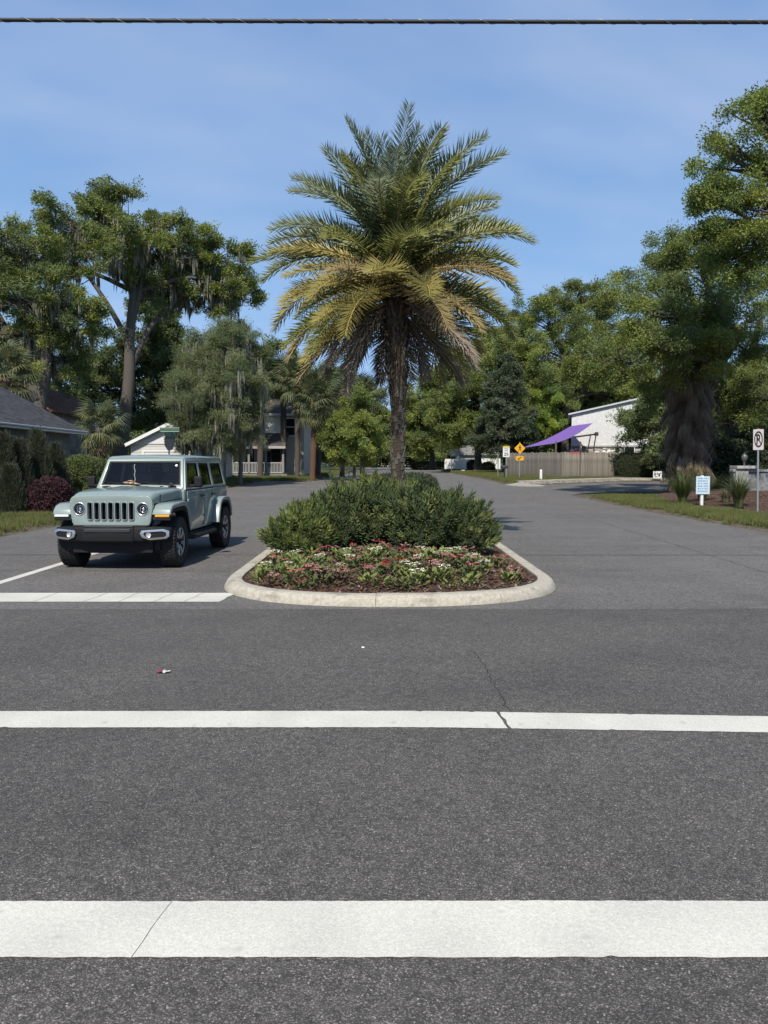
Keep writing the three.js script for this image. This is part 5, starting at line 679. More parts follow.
{ // purple shade sail on posts
  const d = 62, p = onGround(545, d), T = thing('shade_sail', 'purple fabric shade sail stretched beside the white building', 'shade sail', p), c = [at(521, 448, 65), at(571, 426, 67.6), at(593, 423, 65.4), at(556, 443, 62.5)].map((q) => q.sub(p)), pos = [], idx = [], N = 10;
  for (let i = 0; i <= N; i++) for (let j = 0; j <= N; j++) { const u = i / N, v = j / N, q = c[0].clone().lerp(c[1], u).lerp(c[3].clone().lerp(c[2], u), v); q.y -= 0.5 * Math.sin(u * PI) * (0.4 + 0.6 * Math.sin(v * PI)); const pull = 0.10 * Math.sin(u * PI) * (v - 0.5) * 2; q.z += pull * 1.5; pos.push(q.x, q.y, q.z); if (i < N && j < N) { const a = i * (N + 1) + j; idx.push(a, a + 1, a + N + 2, a, a + N + 2, a + N + 1); } }
  const g = new THREE.BufferGeometry(); g.setAttribute('position', new THREE.Float32BufferAttribute(pos, 3)); g.setIndex(idx); g.computeVertexNormals(); part('fabric', g, leafMat([0.185, 0.10, 0.36], 0.85, 0.2), T);
  for (const q of [c[0], c[3]]) part('post', tubeThrough([V(q.x, 0, q.z), V(q.x, q.y + 0.15, q.z)], [0.07, 0.07], 8), mat([0.16, 0.10, 0.08], 0.8), T);
}
function plankFence(label, pts, h, seed, name = 'wooden_fence') {
  const r = rng(seed), p0 = pts[0], T = thing(name, label, 'fence', [p0[0], groundH(p0[0], p0[1]), p0[1]]); const geos = [0, 1, 2].map((k) => { const w = 0.138, hh = h - 0.03 * k, s = shapeOf([[-w / 2, 0], [w / 2, 0], [w / 2, hh - 0.04], [w / 2 - 0.03, hh], [-w / 2 + 0.03, hh], [-w / 2, hh - 0.04]]); return metreUV(extrude(s, 0.02)); });
  for (let k = 0; k < pts.length - 1; k++) { const a = V(pts[k][0] - p0[0], 0, pts[k][1] - p0[1]), b = V(pts[k + 1][0] - p0[0], 0, pts[k + 1][1] - p0[1]), L = a.distanceTo(b), n = Math.floor(L / 0.148), ang = Math.atan2(-(b.z - a.z), b.x - a.x); for (let i = 0; i < n; i++) { const q = a.clone().lerp(b, (i + 0.5) / n), m = part('plank', geos[Math.floor(r() * 3)], r() < 0.5 ? woodGrey : woodGrey2, T); m.position.set(q.x, groundH(q.x + p0[0], q.z + p0[1]) - T.position.y + 0.06 + (r() - 0.5) * 0.04, q.z); m.rotation.y = ang + (r() - 0.5) * 0.03; m.rotation.z = (r() - 0.5) * 0.012; } for (const y of [0.4, h - 0.35]) { const g = box(L, 0.09, 0.04, 0, y, -0.05); const m = part('rail', g, woodGrey2, T); m.position.copy(a.clone().lerp(b, 0.5)); m.position.y = 0.02; m.rotation.y = ang; } for (let i = 0; i <= Math.round(L / 2.4); i++) { const q = a.clone().lerp(b, Math.min(1, i * 2.4 / L)); const m = part('post', box(0.1, h, 0.1, 0, h / 2, -0.1), woodGrey2, T); m.position.copy(q); m.rotation.y = ang; } }
}
plankFence('weathered grey plank fence with a corner, in front of the white building', [[10.6, -67], [13.55, -58.5], [19.6, -60.5]], 2.1, 5);
{ // white vinyl fence down the street
  const p = onGround(445, 110), T = thing('vinyl_fence', 'white vinyl fence at the far right of the street', 'fence', p), w = onGround(470, 110).x - p.x; for (let i = 0; i < 18; i++) part('plank', box(w / 18 - 0.012, 1.7, 0.05, (i + 0.5) * w / 18, 0.9, 0), whitePaint, T); for (let i = 0; i < 4; i++) part('post', box(0.14, 1.6, 0.14, w * i / 3, 0.8, -0.02), whitePaint, T);
  const q = onGround(474.5, 104), U = thing('vinyl_fence', 'short white vinyl fence piece right of the round bush down the street', 'fence', q), w2 = onGround(482, 104).x - q.x; for (let i = 0; i < 6; i++) part('plank', box(w2 / 6 - 0.012, 1.3, 0.05, (i + 0.5) * w2 / 6, 0.7, 0), whitePaint, U);
  const hp = onGround(480, 132), Hh = thing('cottage', 'pale cottage with grey roof behind the vinyl fence', 'house', hp); part('wall', box(7, 2.6, 5, 0, 1.3, -2.6), whitePaint, Hh); part('roof_slope', roofPlane([V(-4, 2.5, 0.4), V(4, 2.5, 0.4), V(3, 4.2, -2.6), V(-3, 4.2, -2.6)]), shingle([0.3, 0.29, 0.27]), Hh); part('roof_slope', roofPlane([V(4, 2.5, -5.6), V(-4, 2.5, -5.6), V(-3, 4.2, -2.6), V(3, 4.2, -2.6)]), shingle([0.3, 0.29, 0.27]), Hh); part('gable', [-1, 1].map((s) => { const g = extrude(shapeOf([[-2.4, 2.5], [2.4, 2.5], [0, 4.05]]), 0.1); g.rotateY(PI / 2); g.translate(s * 3.1, 0, -2.6); return g; }), whitePaint, Hh);
  const f = onGround(392, 210), W = thing('cottage', 'tiny white building at the far end of the road', 'house', f); part('wall', box(9, 2.8, 5, 0, 1.4, 0), whitePaint, W); part('roof_slope', roofPlane([V(-5, 2.8, 3), V(5, 2.8, 3), V(4.5, 4.4, 0), V(-4.5, 4.4, 0)]), shingle([0.2, 0.19, 0.18]), W); part('window', box(1.4, 1.1, 0.1, -2, 1.5, 2.53), darkPane, W);
}
function hedge(name, label, c, w, h, dp, n, tint, seed, sprays = hedgeSprays, round = 4) {
  const T = thing(name, label, 'hedge', c), r = rng(seed), ms = sprays.map(() => []), cs = sprays.map(() => []), q = new THREE.Quaternion(), e = new THREE.Euler(), st = [];
  for (let i = 0; i < 24; i++) { const x = (r() - 0.5) * w * 0.8, z = (r() - 0.5) * dp * 0.8; st.push(tubeThrough([V(x, 0, z), V(x + (r() - 0.5) * 0.2, h * 0.85, z + (r() - 0.5) * 0.2)], [0.025, 0.008], 5, false)); } part('stems', st, shrubStem, T).userData.kind = 'stuff';
  for (let i = 0; i < n; i++) { const dir = rdir(r), k = 1 / Math.pow(Math.abs(dir.x) ** round + Math.abs(dir.y) ** round + Math.abs(dir.z) ** round, 1 / round), rad = (0.72 + 0.30 * Math.sqrt(r())) * (1 + 0.10 * fbm(dir.x * 3 + seed, dir.y * 3, dir.z * 3)); const p = V(dir.x * k * w / 2 * rad, h / 2 + dir.y * k * h / 2 * rad, dir.z * k * dp / 2 * rad); if (p.y < 0.04) continue; const v = Math.floor(r() * sprays.length), s = 0.8 + r() * 0.6, t = tint(r), g = 0.8 + r() * 0.4; ms[v].push(new THREE.Matrix4().compose(p, q.setFromEuler(e.set(r() * 6, r() * 6, r() * 6)), V(s, s, s))); cs[v].push(lin(t[0] * g, t[1] * g, t[2] * g)); }
  sprays.forEach((g, v) => scatter('foliage', g, tintedLeaf(), ms[v], cs[v], T)); return T;
}
const green = (r) => r() < 0.5 ? [0.15, 0.185, 0.05] : [0.10, 0.135, 0.04], deep = (r) => r() < 0.6 ? [0.055, 0.075, 0.034] : [0.08, 0.10, 0.04], burgundy = (r) => r() < 0.7 ? [0.085, 0.024, 0.032] : [0.06, 0.03, 0.03];
hedge('burgundy_hedge', 'clipped burgundy-leaved hedge left of the off-road vehicle', onGround(50, 24.6, 0.02), 0.85, 1.1, 0.95, 1300, burgundy, 71);
hedge('box_hedge', 'bright green clipped hedge just left of the off-road vehicle', onGround(85, 30.5, 0.02), 1.5, 1.85, 2.2, 2000, green, 72);
hedge('box_hedge', 'dark clipped hedge at the right end of the plank fence', onGround(637, 59, 0.02), 2.9, 1.95, 1.8, 2600, deep, 73);
hedge('box_hedge', 'dark low hedge at the back of the island, right of the palm trunk', V(0.75, islandY(0.75, 27), -27), 2.0, 0.95, 2.6, 2400, deep, 74);
hedge('round_bush', 'small round dark bush between the two white vinyl fences', onGround(472.5, 101, 0.02), 1.4, 1.6, 1.4, 500, deep, 75, hedgeSprays, 2);
hedge('round_bush', 'dark round bush under the magnolia', onGround(488, 94, 0.02), 1.7, 1.3, 1.5, 500, deep, 76, hedgeSprays, 2);
hedge('box_hedge', 'long dark hedge at the far right side of the road', onGround(432, 128, 0.02), 7, 1.3, 2, 1500, deep, 77);
for (const [px, d, h, w, label] of [[4, 25, 2.6, 1.0, 'dark upright juniper at the left edge of the picture'], [20, 25.6, 2.4, 0.85, 'dark upright juniper, second from the left edge'], [38, 26.6, 2.8, 0.95, 'tallest pointed juniper against the grey house wall'], [56, 28, 2.3, 0.9, 'juniper at the corner of the grey house, behind the burgundy hedge'], [10, 24.0, 1.5, 0.8, 'low grey-green juniper in front of the others at the left edge']]) {
  const T = thing('juniper', label, 'shrub', onGround(px, d, 0.02)), r = rng(px + 900), ms = [[], []], cs = [[], []], q = new THREE.Quaternion(); part('trunk', tubeThrough([V(0, 0, 0), V(0.03, h * 0.9, 0)], [0.06, 0.01], 6), shrubStem, T);
  for (let i = 0; i < 900; i++) { const t = Math.pow(r(), 0.8), a = r() * 6.283, R = w * 0.5 * Math.pow(1 - t, 0.6) * (0.5 + 0.6 * Math.sqrt(r())) * (1 + 0.3 * perlin.noise(a * 1.3, t * 5, px)); const aim = V(Math.cos(a) * 0.7, 1, Math.sin(a) * 0.7).normalize(); q.setFromUnitVectors(V(0, 1, 0), aim); const v = i % 2, s = 0.9 + r() * 0.6, g = 0.8 + r() * 0.4, c = r() < 0.6 ? [0.075, 0.092, 0.05] : [0.105, 0.115, 0.065]; ms[v].push(new THREE.Matrix4().compose(V(Math.cos(a) * R, 0.1 + t * h * 0.95, Math.sin(a) * R), q, V(s * 0.7, s * 1.5, s * 0.7))); cs[v].push(lin(c[0] * g, c[1] * g, c[2] * g)); }
  tinySprays.forEach((g, v) => scatter('foliage', g, tintedLeaf(), ms[v], cs[v], T));
}
function grassClump(label, p, n, L, rgb, seed) { const T = thing('fountain_grass', label, 'ornamental grass', p, 0, 'clumps of fountain grass'), r = rng(seed), out = []; for (let i = 0; i < n; i++) { const a = r() * 6.283, l = L * (0.6 + r() * 0.5), b = V(Math.cos(a) * 0.15 * r(), 0, Math.sin(a) * 0.15 * r()), spread = 0.15 + r() * 0.55; let q = b.clone(), prev = null; const s = V(-Math.sin(a), 0, Math.cos(a)); for (let k = 0; k <= 4; k++) { const t = k / 4, c = b.clone().add(V(Math.cos(a) * spread * l * t * t * 1.1, l * (t - 0.42 * spread * t * t * 1.6), Math.sin(a) * spread * l * t * t * 1.1)), w = 0.011 * (1 - t) + 0.001, A1 = c.clone().addScaledVector(s, w), B1 = c.clone().addScaledVector(s, -w); if (prev) for (const u of [prev[0], prev[1], B1, prev[0], B1, A1]) out.push(u.x, u.y, u.z); prev = [A1, B1]; } } part('blades', fromTriangles(out), leafMat(rgb, 0.6, 0.3), T).userData.kind = 'stuff'; }
const bedY = (x, d) => lawnY(x, d) + 0.05 + 0.35 * smooth(10.8, 16, x) * smooth(25, 30, d);
for (const [px, d, w, h, label] of [[726, 39, 3.0, 2.4, 'dark leafy shrub right of the skirted palm'], [762, 41, 3.4, 3.0, 'dark leafy shrub behind the garden wall at the right edge'], [700, 41, 2.6, 2.6, 'dark leafy shrub directly behind the skirted palm']]) hedge('dark_shrub', label, onGround(px, d, 0.1), w, h, 2.2, 700, deep, px, broadSprays, 2.4);
grassClump('large green fountain grass left of the small blue sign', V(11.5, bedY(11.5, 29.6), -29.6), 620, 1.6, [0.13, 0.165, 0.05], 81);
grassClump('fountain grass behind the small blue sign', V(12.5, bedY(12.5, 30.2), -30.2), 480, 1.45, [0.12, 0.15, 0.05], 82);
grassClump('loose fountain grass left of the no-parking sign post', V(12.55, bedY(12.55, 27.2), -27.2), 560, 1.5, [0.13, 0.16, 0.055], 83);
grassClump('low pale grass tuft between the two fountain grass clumps', V(12.9, bedY(12.9, 29), -29), 160, 0.7, [0.16, 0.16, 0.08], 84);
grassClump('tall grass blades in front of the bright green hedge', onGround(80, 28.4, 0.02), 260, 1.1, [0.12, 0.16, 0.05], 85);
{ // mulch bed on the right
  const g = grid(steps(9.6, 34, 0.3), steps(20, 37, 0.3), (x, d) => { const inside = smooth(11.0, 11.5, x + 0.3 * Math.sin(d * 1.3) + (d > 31.5 ? (31.5 - d) * 0.35 : 0) - (d < 27 ? (27 - d) * 0.10 : 0)) * smooth(20.5, 21.5, d) * (1 - smooth(35.8, 36.6, d)); return lerp(lawnY(x, d) - 0.12, bedY(x, d), inside) + 0.02 * fbm(x * 4, d * 4, 3, 3); }, (x, d) => { const m = clamp(0.5 + 1.2 * fbm(x * 3, d * 3, 9)); return [lerp(0.08, 0.17, m), lerp(0.05, 0.10, m), lerp(0.035, 0.06, m)]; });
  structure('mulch_bed', g, new THREE.MeshStandardMaterial({ vertexColors: true, roughness: 1, map: grainTex, bumpMap: grainBump, bumpScale: 0.02 }));
  const r = rng(87), spots = []; for (let i = 0; i < 4200; i++) { const x = 11.6 + r() * 5, d = 22 + r() * 11; if (d < 27 && x < 11.6 + (27 - d) * 0.1 + 0.2) continue; spots.push(V(x, bedY(x, d) + 0.02, -d)); } mulchChips('fallen_leaves', 'brown mulch and dry leaves in the bed around the skirted palm', spots, 88);
}
{ // low rendered wall with cap and a garden lantern
  const p = V(15.2, bedY(15.2, 33.5), -33.8), T = thing('garden_wall', 'low grey rendered garden wall with pale cap at the right edge', 'wall', p); part('wall', metreUV(box(9, 0.85, 0.3, 4.6, 0.42, 0)), stucco([0.30, 0.31, 0.32]), T); part('cap', box(9.1, 0.12, 0.42, 4.6, 0.90, 0, 0.02), stucco([0.52, 0.52, 0.50]), T); part('pier', metreUV(box(0.55, 0.98, 0.55, 0.4, 0.49, 0)), stucco([0.45, 0.45, 0.43]), T); part('pier_cap', box(0.95, 0.13, 0.75, 0.6, 1.045, 0, 0.02), stucco([0.60, 0.60, 0.57]), T);
  const L = thing('garden_lantern', 'small dark globe lantern standing on the garden wall', 'lantern', [15.8, p.y + 1.11, -33.8]), m = mat([0.05, 0.05, 0.05], 0.5); part('stem', cyl(0.05, 0.04, 0.22, 10), m, L); const g = new THREE.SphereGeometry(0.13, 16, 12); g.scale(1, 1.25, 1); g.translate(0, 0.36, 0); part('globe', g, mat([0.10, 0.10, 0.10], 0.3), L); part('finial', [cyl(0.07, 0.02, 0.07, 10, 0, 0.5, 0)], m, L);
}
// ------ signs
{ const p = V(12.02, lawnY(12.02, 24.7) , -24.7), T = thing('no_parking_sign', 'faded white no-parking sign on a thin metal post at the right edge', 'sign', p, -0.12); T.rotation.z = 0.02; part('post', box(0.05, 2.75, 0.035, 0, 1.37, 0), galv, T); const S = part('sign_panel', (() => { const g = extrude(roundRect(THREE.Shape, -0.16, 2.06, 0.32, 0.66, 0.03), 0.008); g.translate(0, 0, 0.02); return g; })(), mat([0.50, 0.47, 0.45], 0.6), T); const ring = new THREE.TorusGeometry(0.125, 0.017, 6, 36); ring.scale(0.92, 1.85, 0.25); ring.translate(0, 2.40, 0.03); part('ring', ring, mat([0.05, 0.018, 0.016], 0.6), S); const P = lettering('P', 0.22); P.scale(0.8, 1.5, 1); P.translate(-0.005, 2.40, 0.029); part('letter', P, signBlack, S); const sl = box(0.026, 0.40, 0.004, 0, 0, 0.036); sl.rotateZ(0.50); sl.translate(0, 2.40, 0); part('slash', sl, mat([0.05, 0.018, 0.016], 0.6), S); }
{ const p = V(11.75, lawnY(11.75, 28.4) - 0.02, -28.4), T = thing('small_sign', 'small pale blue board on a white post in front of the skirted palm', 'sign', p); part('post', box(0.10, 1.2, 0.10, -0.01, 0.6, -0.01, 0.01), whitePaint, T); const S = part('board', box(0.51, 0.66, 0.03, 0, 0.84, 0.06, 0.012), mat([0.52, 0.64, 0.72], 0.5), T); const m = mat([0.22, 0.33, 0.46], 0.6), r = rng(4); const l = []; for (let i = 0; i < 6; i++) { let x = -0.20; const y = 1.10 - i * 0.095; while (x < 0.17) { const w = 0.03 + r() * 0.06; l.push(box(w, 0.045, 0.004, x + w / 2, y, 0.078)); x += w + 0.018 + (r() < 0.25 ? 0.03 : 0); } } part('print', l, m, S).userData.kind = 'stuff'; }
{ const p = onGround(506, 57), T = thing('speed_limit_sign', 'white speed limit sign with yellow header beside the yellow warning sign', 'sign', p); p.y = 0; const y = (py) => at(506, py, 57).y - T.position.y; part('post', box(0.06, y(445.5), 0.05, 0, y(445.5) / 2, 0), galv, T); const h = y(446) - y(457), S = part('sign_panel', box(0.5, h * 0.85, 0.01, 0, y(457) + h * 0.425, 0.035), signWhite, T); part('header', box(0.5, h * 0.14, 0.01, 0, y(446) - h * 0.07, 0.0352), mat([0.55, 0.42, 0.03], 0.5), T); for (const [t, s, k] of [['SPEED', 0.075, 0.74], ['LIMIT', 0.075, 0.57], ['25', 0.22, 0.26]]) { const g = lettering(t, s); g.translate(0, y(457) + h * k, 0.042); part('lettering', g, signBlack, S); } }
{ const d = 57, p = onGround(519.5, d), T = thing('pedestrian_sign', 'yellow diamond pedestrian crossing sign with arrow plaque beside the plank fence', 'sign', p), Y = (py) => at(519, py, d).y - p.y, yel = mat([0.72, 0.36, 0.012], 0.5); part('post', box(0.06, Y(442), 0.05, 0, Y(442) / 2, 0), galv, T); const cy = Y(448.3), S = part('diamond', (() => { const s = roundRect(THREE.Shape, -0.29, -0.29, 0.58, 0.58, 0.05), g = extrude(s, 0.008); g.rotateZ(PI / 4); g.translate(0, cy, 0.035); return g; })(), yel, T);
  const fig = [new THREE.CircleGeometry(0.045, 14).translate(0.01, 0.19, 0), new THREE.ShapeGeometry(shapeOf([[-0.05, 0.13], [0.05, 0.14], [0.055, -0.03], [-0.04, -0.03]])), new THREE.ShapeGeometry(shapeOf([[-0.04, -0.02], [0.01, -0.02], [-0.07, -0.22], [-0.12, -0.22]])), new THREE.ShapeGeometry(shapeOf([[0.0, -0.02], [0.055, -0.02], [0.12, -0.21], [0.07, -0.21]])), new THREE.ShapeGeometry(shapeOf([[0.045, 0.13], [0.13, 0.02], [0.10, 0.0], [0.03, 0.09]])), new THREE.ShapeGeometry(shapeOf([[-0.045, 0.12], [-0.12, 0.03], [-0.09, 0.01], [-0.03, 0.08]]))]; part('walking_figure', fig.map((g) => g.translate(0, cy, 0.048)), signBlack, S);
  const py = Y(458.3), Q = part('arrow_plaque', (() => { const g = extrude(roundRect(THREE.Shape, -0.29, -0.16, 0.58, 0.32, 0.03), 0.008); g.translate(0, py, 0.035); return g; })(), yel, T); part('arrow', new THREE.ShapeGeometry(shapeOf([[-0.15, -0.10], [-0.02, -0.10], [-0.055, -0.06], [0.14, 0.08], [0.11, 0.12], [-0.085, -0.02], [-0.13, 0.03]])).translate(0, py, 0.048), signBlack, Q); }
{ const p = onGround(504.5, 56), T = thing('mailbox', 'dark mailbox on a post below the speed limit sign', 'mailbox', p), m = mat([0.025, 0.025, 0.025], 0.5); part('post', box(0.11, 0.95, 0.11, 0.02, 0.47, 0), m, T); const s = new THREE.Shape(); s.moveTo(-0.11, 0); s.lineTo(0.11, 0); s.lineTo(0.11, 0.14); s.absarc(0, 0.14, 0.11, 0, PI); s.closePath(); const g = extrude(s, 0.5, 0.008); g.rotateY(PI / 2); g.translate(-0.25, 0.95, 0); part('box', g, m, T); part('flag', box(0.03, 0.12, 0.01, 0.1, 1.14, 0.13), m, T); }
{ const p = onGround(541, 53.5), T = thing('marker_post', 'short white marker post at the side street corner', 'post', p); part('post', (() => { const g = cyl(0.10, 0.09, 0.85, 12); return g; })(), whitePaint, T); part('cap', new THREE.SphereGeometry(0.09, 12, 6, 0, 2 * PI, 0, PI / 2).translate(0, 0.85, 0), whitePaint, T); }
function octagon(R, t) { const s = shapeOf(Array.from({ length: 8 }, (_, i) => [R * Math.cos((i + 0.5) * PI / 4), R * Math.sin((i + 0.5) * PI / 4)])); return extrude(s, t); }
{ const p = onGround(580, 56), T = thing('stop_sign', 'red stop sign seen almost edge-on in front of the plank fence', 'sign', p, 1.25); const y = at(580, 447, 56).y - p.y; part('post', box(0.08, y + 0.4, 0.08, 0, (y + 0.4) / 2, 0), mat([0.10, 0.07, 0.06], 0.8), T); part('sign_panel', octagon(0.40, 0.01).translate(0, y, 0.05), mat([0.34, 0.05, 0.05], 0.6), T); const g = lettering('STOP', 0.2); g.translate(0, y, 0.062); part('lettering', g, signWhite, T); part('plaque', box(0.012, 0.14, 0.75, 0, y - 0.42, -0.33), mat([0.34, 0.06, 0.06], 0.6), T, 'red plaque below the stop sign'); }
{ const p = onGround(330, 60), T = thing('stop_sign', 'grey back of a stop sign on the lawn left of the date palm', 'sign', p, PI - 0.2); const y = at(330, 452, 60).y - p.y; part('post', box(0.06, y + 0.35, 0.05, 0, (y + 0.35) / 2, 0), galv, T); part('sign_panel', octagon(0.38, 0.012).translate(0, y, 0.03), mat([0.22, 0.225, 0.23], 0.5, { metalness: 0.5 }), T); }
{ const p = onGround(169.5, 33), T = thing('street_name_sign', 'green street name blades above an edge-on stop sign behind the off-road vehicle', 'sign', p, 0.0); const y = (py) => at(169, py, 33).y - p.y; part('post', box(0.06, y(428), 0.06, 0, y(428) / 2, 0), galv, T); const gm = mat([0.055, 0.12, 0.075], 0.5); const B = part('street_blade', box(0.84, 0.19, 0.012, 0.05, y(429.7), 0.04), gm, T); part('blade_border', [box(0.80, 0.012, 0.004, 0.05, y(429.7) + 0.078, 0.049), box(0.80, 0.012, 0.004, 0.05, y(429.7) - 0.078, 0.049)], signWhite, B); const C = box(0.012, 0.19, 0.8, 0, 0, 0); C.rotateY(-0.35); C.translate(0.05, y(434.3), 0); part('street_blade', C, gm, T); const S = octagon(0.38, 0.012); S.rotateY(1.22); S.translate(0.02, y(442), 0.02); part('sign_panel', S, mat([0.10, 0.10, 0.105], 0.6), T, 'dark stop sign seen almost edge-on'); }
{ const p = onGround(454, 95), T = thing('notice_sign', 'grey-white rectangular sign on two posts beside the vinyl fence', 'sign', p), y = (py) => at(454, py, 95).y - p.y; for (const x of [-0.28, 0.28]) part('post', box(0.05, y(449), 0.05, x, y(449) / 2, 0), galv, T); part('sign_panel', box(0.95, y(449) - y(456.5), 0.02, 0, (y(449) + y(456.5)) / 2, 0.04), mat([0.42, 0.43, 0.45], 0.6), T); }
{ const p = onGround(463, 90), T = thing('utility_box', 'small pale utility box on the grass below the notice sign', 'utility box', p); part('housing', box(0.42, 0.36, 0.4, 0, 0.2, 0, 0.03), mat([0.55, 0.54, 0.48], 0.7), T); part('lid', box(0.46, 0.05, 0.44, 0, 0.40, 0, 0.02), mat([0.6, 0.58, 0.52], 0.7), T); }
{ const p = onGround(657.5, 55.5), T = thing('yard_sign', 'small white yard sign with black marks at the foot of the dark hedge', 'sign', p); for (const x of [-0.25, 0.25]) part('stake', cyl(0.01, 0.01, 0.4, 6, x, 0, 0), galv, T); const S = part('sign_panel', box(0.62, 0.5, 0.012, 0, 0.52, 0.01), signWhite, T); const m = []; for (const [x, y, w, h] of [[-0.18, 0.55, 0.10, 0.2], [-0.02, 0.58, 0.08, 0.14], [0.12, 0.5, 0.12, 0.22], [0.22, 0.62, 0.07, 0.08], [-0.1, 0.38, 0.2, 0.05]]) m.push(box(w, h, 0.004, x, y, 0.02)); part('print', m, signBlack, S).userData.kind = 'stuff'; }
for (const [px, d, label] of [[349, 62, 'thin metal post beside the young maple trunk'], [498, 58, 'thin grey post left of the speed limit sign']]) { const p = onGround(px, d), T = thing('metal_post', label, 'post', p); part('post', cyl(0.035, 0.035, 1.9, 8), galv, T); part('cap', cyl(0.05, 0.03, 0.04, 8, 0, 1.9, 0), galv, T); }
{ // parked white car glimpsed behind the hedge
  const p = onGround(75, 38.5), T = thing('white_car', 'white car glimpsed between the grey house and the green hedge', 'car', p, 0.5); const prof = shapeOf([[-2.1, 0.45], [2.1, 0.45], [2.15, 0.8], [1.95, 1.05], [1.05, 1.12], [0.55, 1.72], [-1.5, 1.78], [-2.05, 1.1], [-2.15, 0.8]]); const g = extrude(prof, 1.6, 0.06, 2); g.translate(0, 0, -0.8); part('body', crease(flat(g), 40), mat([0.72, 0.72, 0.70], 0.3, { clearcoat: 1 }), T); part('windows', (() => { const s = shapeOf([[-1.8, 1.15], [0.85, 1.15], [0.5, 1.62], [-1.45, 1.66]]), q = extrude(s, 1.76); q.translate(0, 0, -0.88); return q; })(), darkPane, T); for (const x of [-1.3, 1.35]) for (const z of [-0.78, 0.78]) { const w = new THREE.CylinderGeometry(0.33, 0.33, 0.22, 20); w.rotateX(PI / 2); w.translate(x, 0.33, z); part('wheel', w, mat([0.02, 0.02, 0.02], 0.8), T); }
}
{ // pavement corner and gravelly verge across the side street
  const slabs = thing('sidewalk', 'pale concrete sidewalk along the far side of the side street', 'sidewalk'); slabs.userData.kind = 'structure'; delete slabs.userData.category; const cm = new THREE.MeshStandardMaterial({ color: lin(0.56, 0.52, 0.44), roughness: 0.95, map: grainTex, bumpMap: grainBump, bumpScale: 0.004 });
  for (let i = 0; i < 14; i++) { const x = 10.0 + i * 1.45, d = 51.3 + 0.75 * clamp(x - 10, 0, 7.4), yy = lawnY(x, d); const g = metreUV((() => { const b = box(x < 17 ? 1.8 : 1.43, 0.2, 1.7); b.rotateY(x < 17 ? 0.63 : 0); b.translate(x, yy + 0.06 + (i % 3) * 0.004, -d); return b; })()); part(i ? 'slab_' + String(i).padStart(3, '0') : 'slab', g, cm, slabs); }
  const g = grid(steps(7.4, 12.5, 0.25), steps(46, 56, 0.25), (x, d) => { const m = smooth(1.6, 0.4, Math.hypot((x - 9.2) / 1.3, (d - 50.3) / 2.2) + 0.4 * fbm(x, d, 7)); return groundH(x, -d) + lerp(-0.1, 0.06, m) + Math.max(0, lawnY(x, d) - groundH(x, -d)) * 0.8 * m; }, (x, d) => { const m = clamp(0.5 + fbm(x * 4, d * 4)); return [lerp(0.36, 0.62, m), lerp(0.33, 0.57, m), lerp(0.27, 0.47, m)]; }); structure('gravel_verge', g, new THREE.MeshStandardMaterial({ vertexColors: true, roughness: 1, map: grainTex }));
}
// ------ grass blades on the near verges
{
  const r = rng(99), tuft = (() => { const out = []; for (let i = 0; i < 9; i++) { const a = r() * 6.28, d = V(Math.cos(a) * 0.6, 1, Math.sin(a) * 0.6).normalize(); leafQuad(out, V((r() - 0.5) * 0.08, 0, (r() - 0.5) * 0.08), d, V(-Math.sin(a), 0, Math.cos(a)), 0.07 + r() * 0.06, 0.011, 0.1); } return fromTriangles(out); })(), ms = [], cs = [], q = new THREE.Quaternion(), e = new THREE.Euler();
  const sow = (x0, x1, d0, d1, n, ok) => { for (let i = 0; i < n; i++) { const x = lerp(x0, x1, r()), d = lerp(d0, d1, r()); const sd = roadSd(x, d) + 0.45 * fbm(x * 1.3, d * 1.3, 4); if (sd < 0.12 + r() * 0.5 || (ok && !ok(x, d))) continue; const s = 0.8 + r() * 0.8 + (d > 40 ? 0.8 : 0); ms.push(new THREE.Matrix4().compose(V(x, lawnY(x, d) - 0.01, -d), q.setFromEuler(e.set(0, r() * 6.3, 0)), V(s, s * (0.6 + r() * 0.7), s))); const k = clamp(0.5 + fbm(x * 0.6, d * 0.6, 6) * 1.4), y = r(); cs.push(y < 0.12 ? lin(0.24, 0.2, 0.09) : lin(lerp(0.12, 0.20, k), lerp(0.16, 0.21, k), lerp(0.035, 0.06, k))); } };
  sow(9.2, 13.5, 16.5, 36, 42000, (x, d) => x < 11.45 - (d > 31.5 ? (31.5 - d) * 0.35 : 0) + (d < 27 ? (27 - d) * 0.1 : 0) + 0.15 * Math.sin(d * 2)); sow(-13, -8.8, 15, 34, 34000); sow(7.6, 24, 48, 61, 26000, (x, d) => x < 9 || d > 52.6 + 0.75 * clamp(x - 10, 0, 7.4)); sow(7.4, 14, 60, 110, 26000); sow(-22, -4, 46, 64, 26000); sow(-8, -3.6, 64, 90, 8000);
  tag(scatter('grass_blades', tuft, tintedLeaf(), ms, cs, scene), 'mown grass on the verges on both sides of the street', 'grass', null, 'stuff');
}
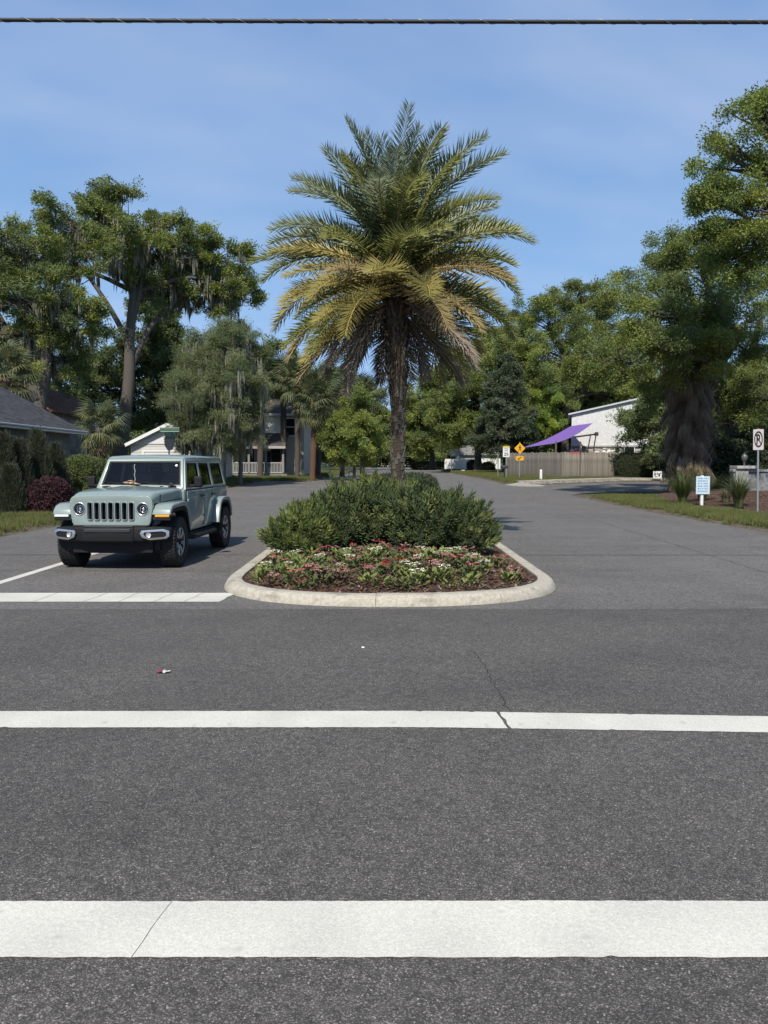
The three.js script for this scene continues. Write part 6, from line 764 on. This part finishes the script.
// ------ overhead cable between two poles outside the view
{
  const cable = thing('overhead_cable', 'thick dark overhead cable crossing the top of the picture', 'cable'), y0 = at(384, 21.5, 8.7).y - 0.05, pts = steps(-24, 24, 0.5).map((x) => V(x, y0 + 0.05 - 0.0 + 0.00028 * x * x - 0.0028 * x, -8.7)); part('strand', tubeThrough(pts, pts.map(() => 0.021), 8), mat([0.012, 0.012, 0.012], 0.6), cable);
  const hel = []; for (let i = 0; i <= 2200; i++) { const x = lerp(-9, 9, i / 2200), a = x * 19; hel.push(V(x, y0 + 0.05 + 0.00028 * x * x - 0.0028 * x + Math.cos(a) * 0.0235, -8.7 + Math.sin(a) * 0.0235)); } part('lashing_wire', tubeThrough(hel, hel.map(() => 0.002), 4, false), mat([0.35, 0.35, 0.33], 0.4, { metalness: 0.7 }), cable);
  for (const [x, l] of [[-24, 'wooden utility pole beyond the left edge'], [24, 'wooden utility pole beyond the right edge']]) { const T = thing('utility_pole', l, 'pole', [x, -0.1, -8.7]); part('pole', cyl(0.18, 0.13, y0 + 1.4, 14), barkMat([0.16, 0.12, 0.09]), T); part('bracket', box(0.3, 0.08, 0.08, 0, y0 + 0.2, 0), galv, T); }
}
{ // crumpled wrapper and a pebble on the asphalt
  const p = at(163, 673, 1); const k = -1.7 / (p.y - 1.7), T = thing('paper_wrapper', 'crumpled red and white paper wrapper on the asphalt', 'litter', [p.x * k, 0.004, -k]); const r = rng(3); for (const [m, x, w] of [[mat([0.30, 0.03, 0.05], 0.6, { side: THREE.DoubleSide }), -0.03, 0.055], [mat([0.55, 0.53, 0.50], 0.6, { side: THREE.DoubleSide }), 0.035, 0.05]]) { const g = new THREE.PlaneGeometry(w * 1.1, 0.05, 5, 4); g.rotateX(-PI / 2); const q = g.attributes.position; for (let i = 0; i < q.count; i++) q.setY(i, 0.003 + r() * 0.015); g.computeVertexNormals(); g.translate(x * 0.75, 0, 0); part('paper', flat(g), m, T); }
  const s = at(363, 648, 1), kk = -1.7 / (s.y - 1.7), S = thing('pebble', 'tiny white pebble on the asphalt in front of the island', 'stone', [s.x * kk, 0.006, -kk]); const g = new THREE.IcosahedronGeometry(0.014, 1); g.scale(1.2, 0.6, 1); part('stone', g, whitePaint, S);
}
renderer.render(scene, camera);
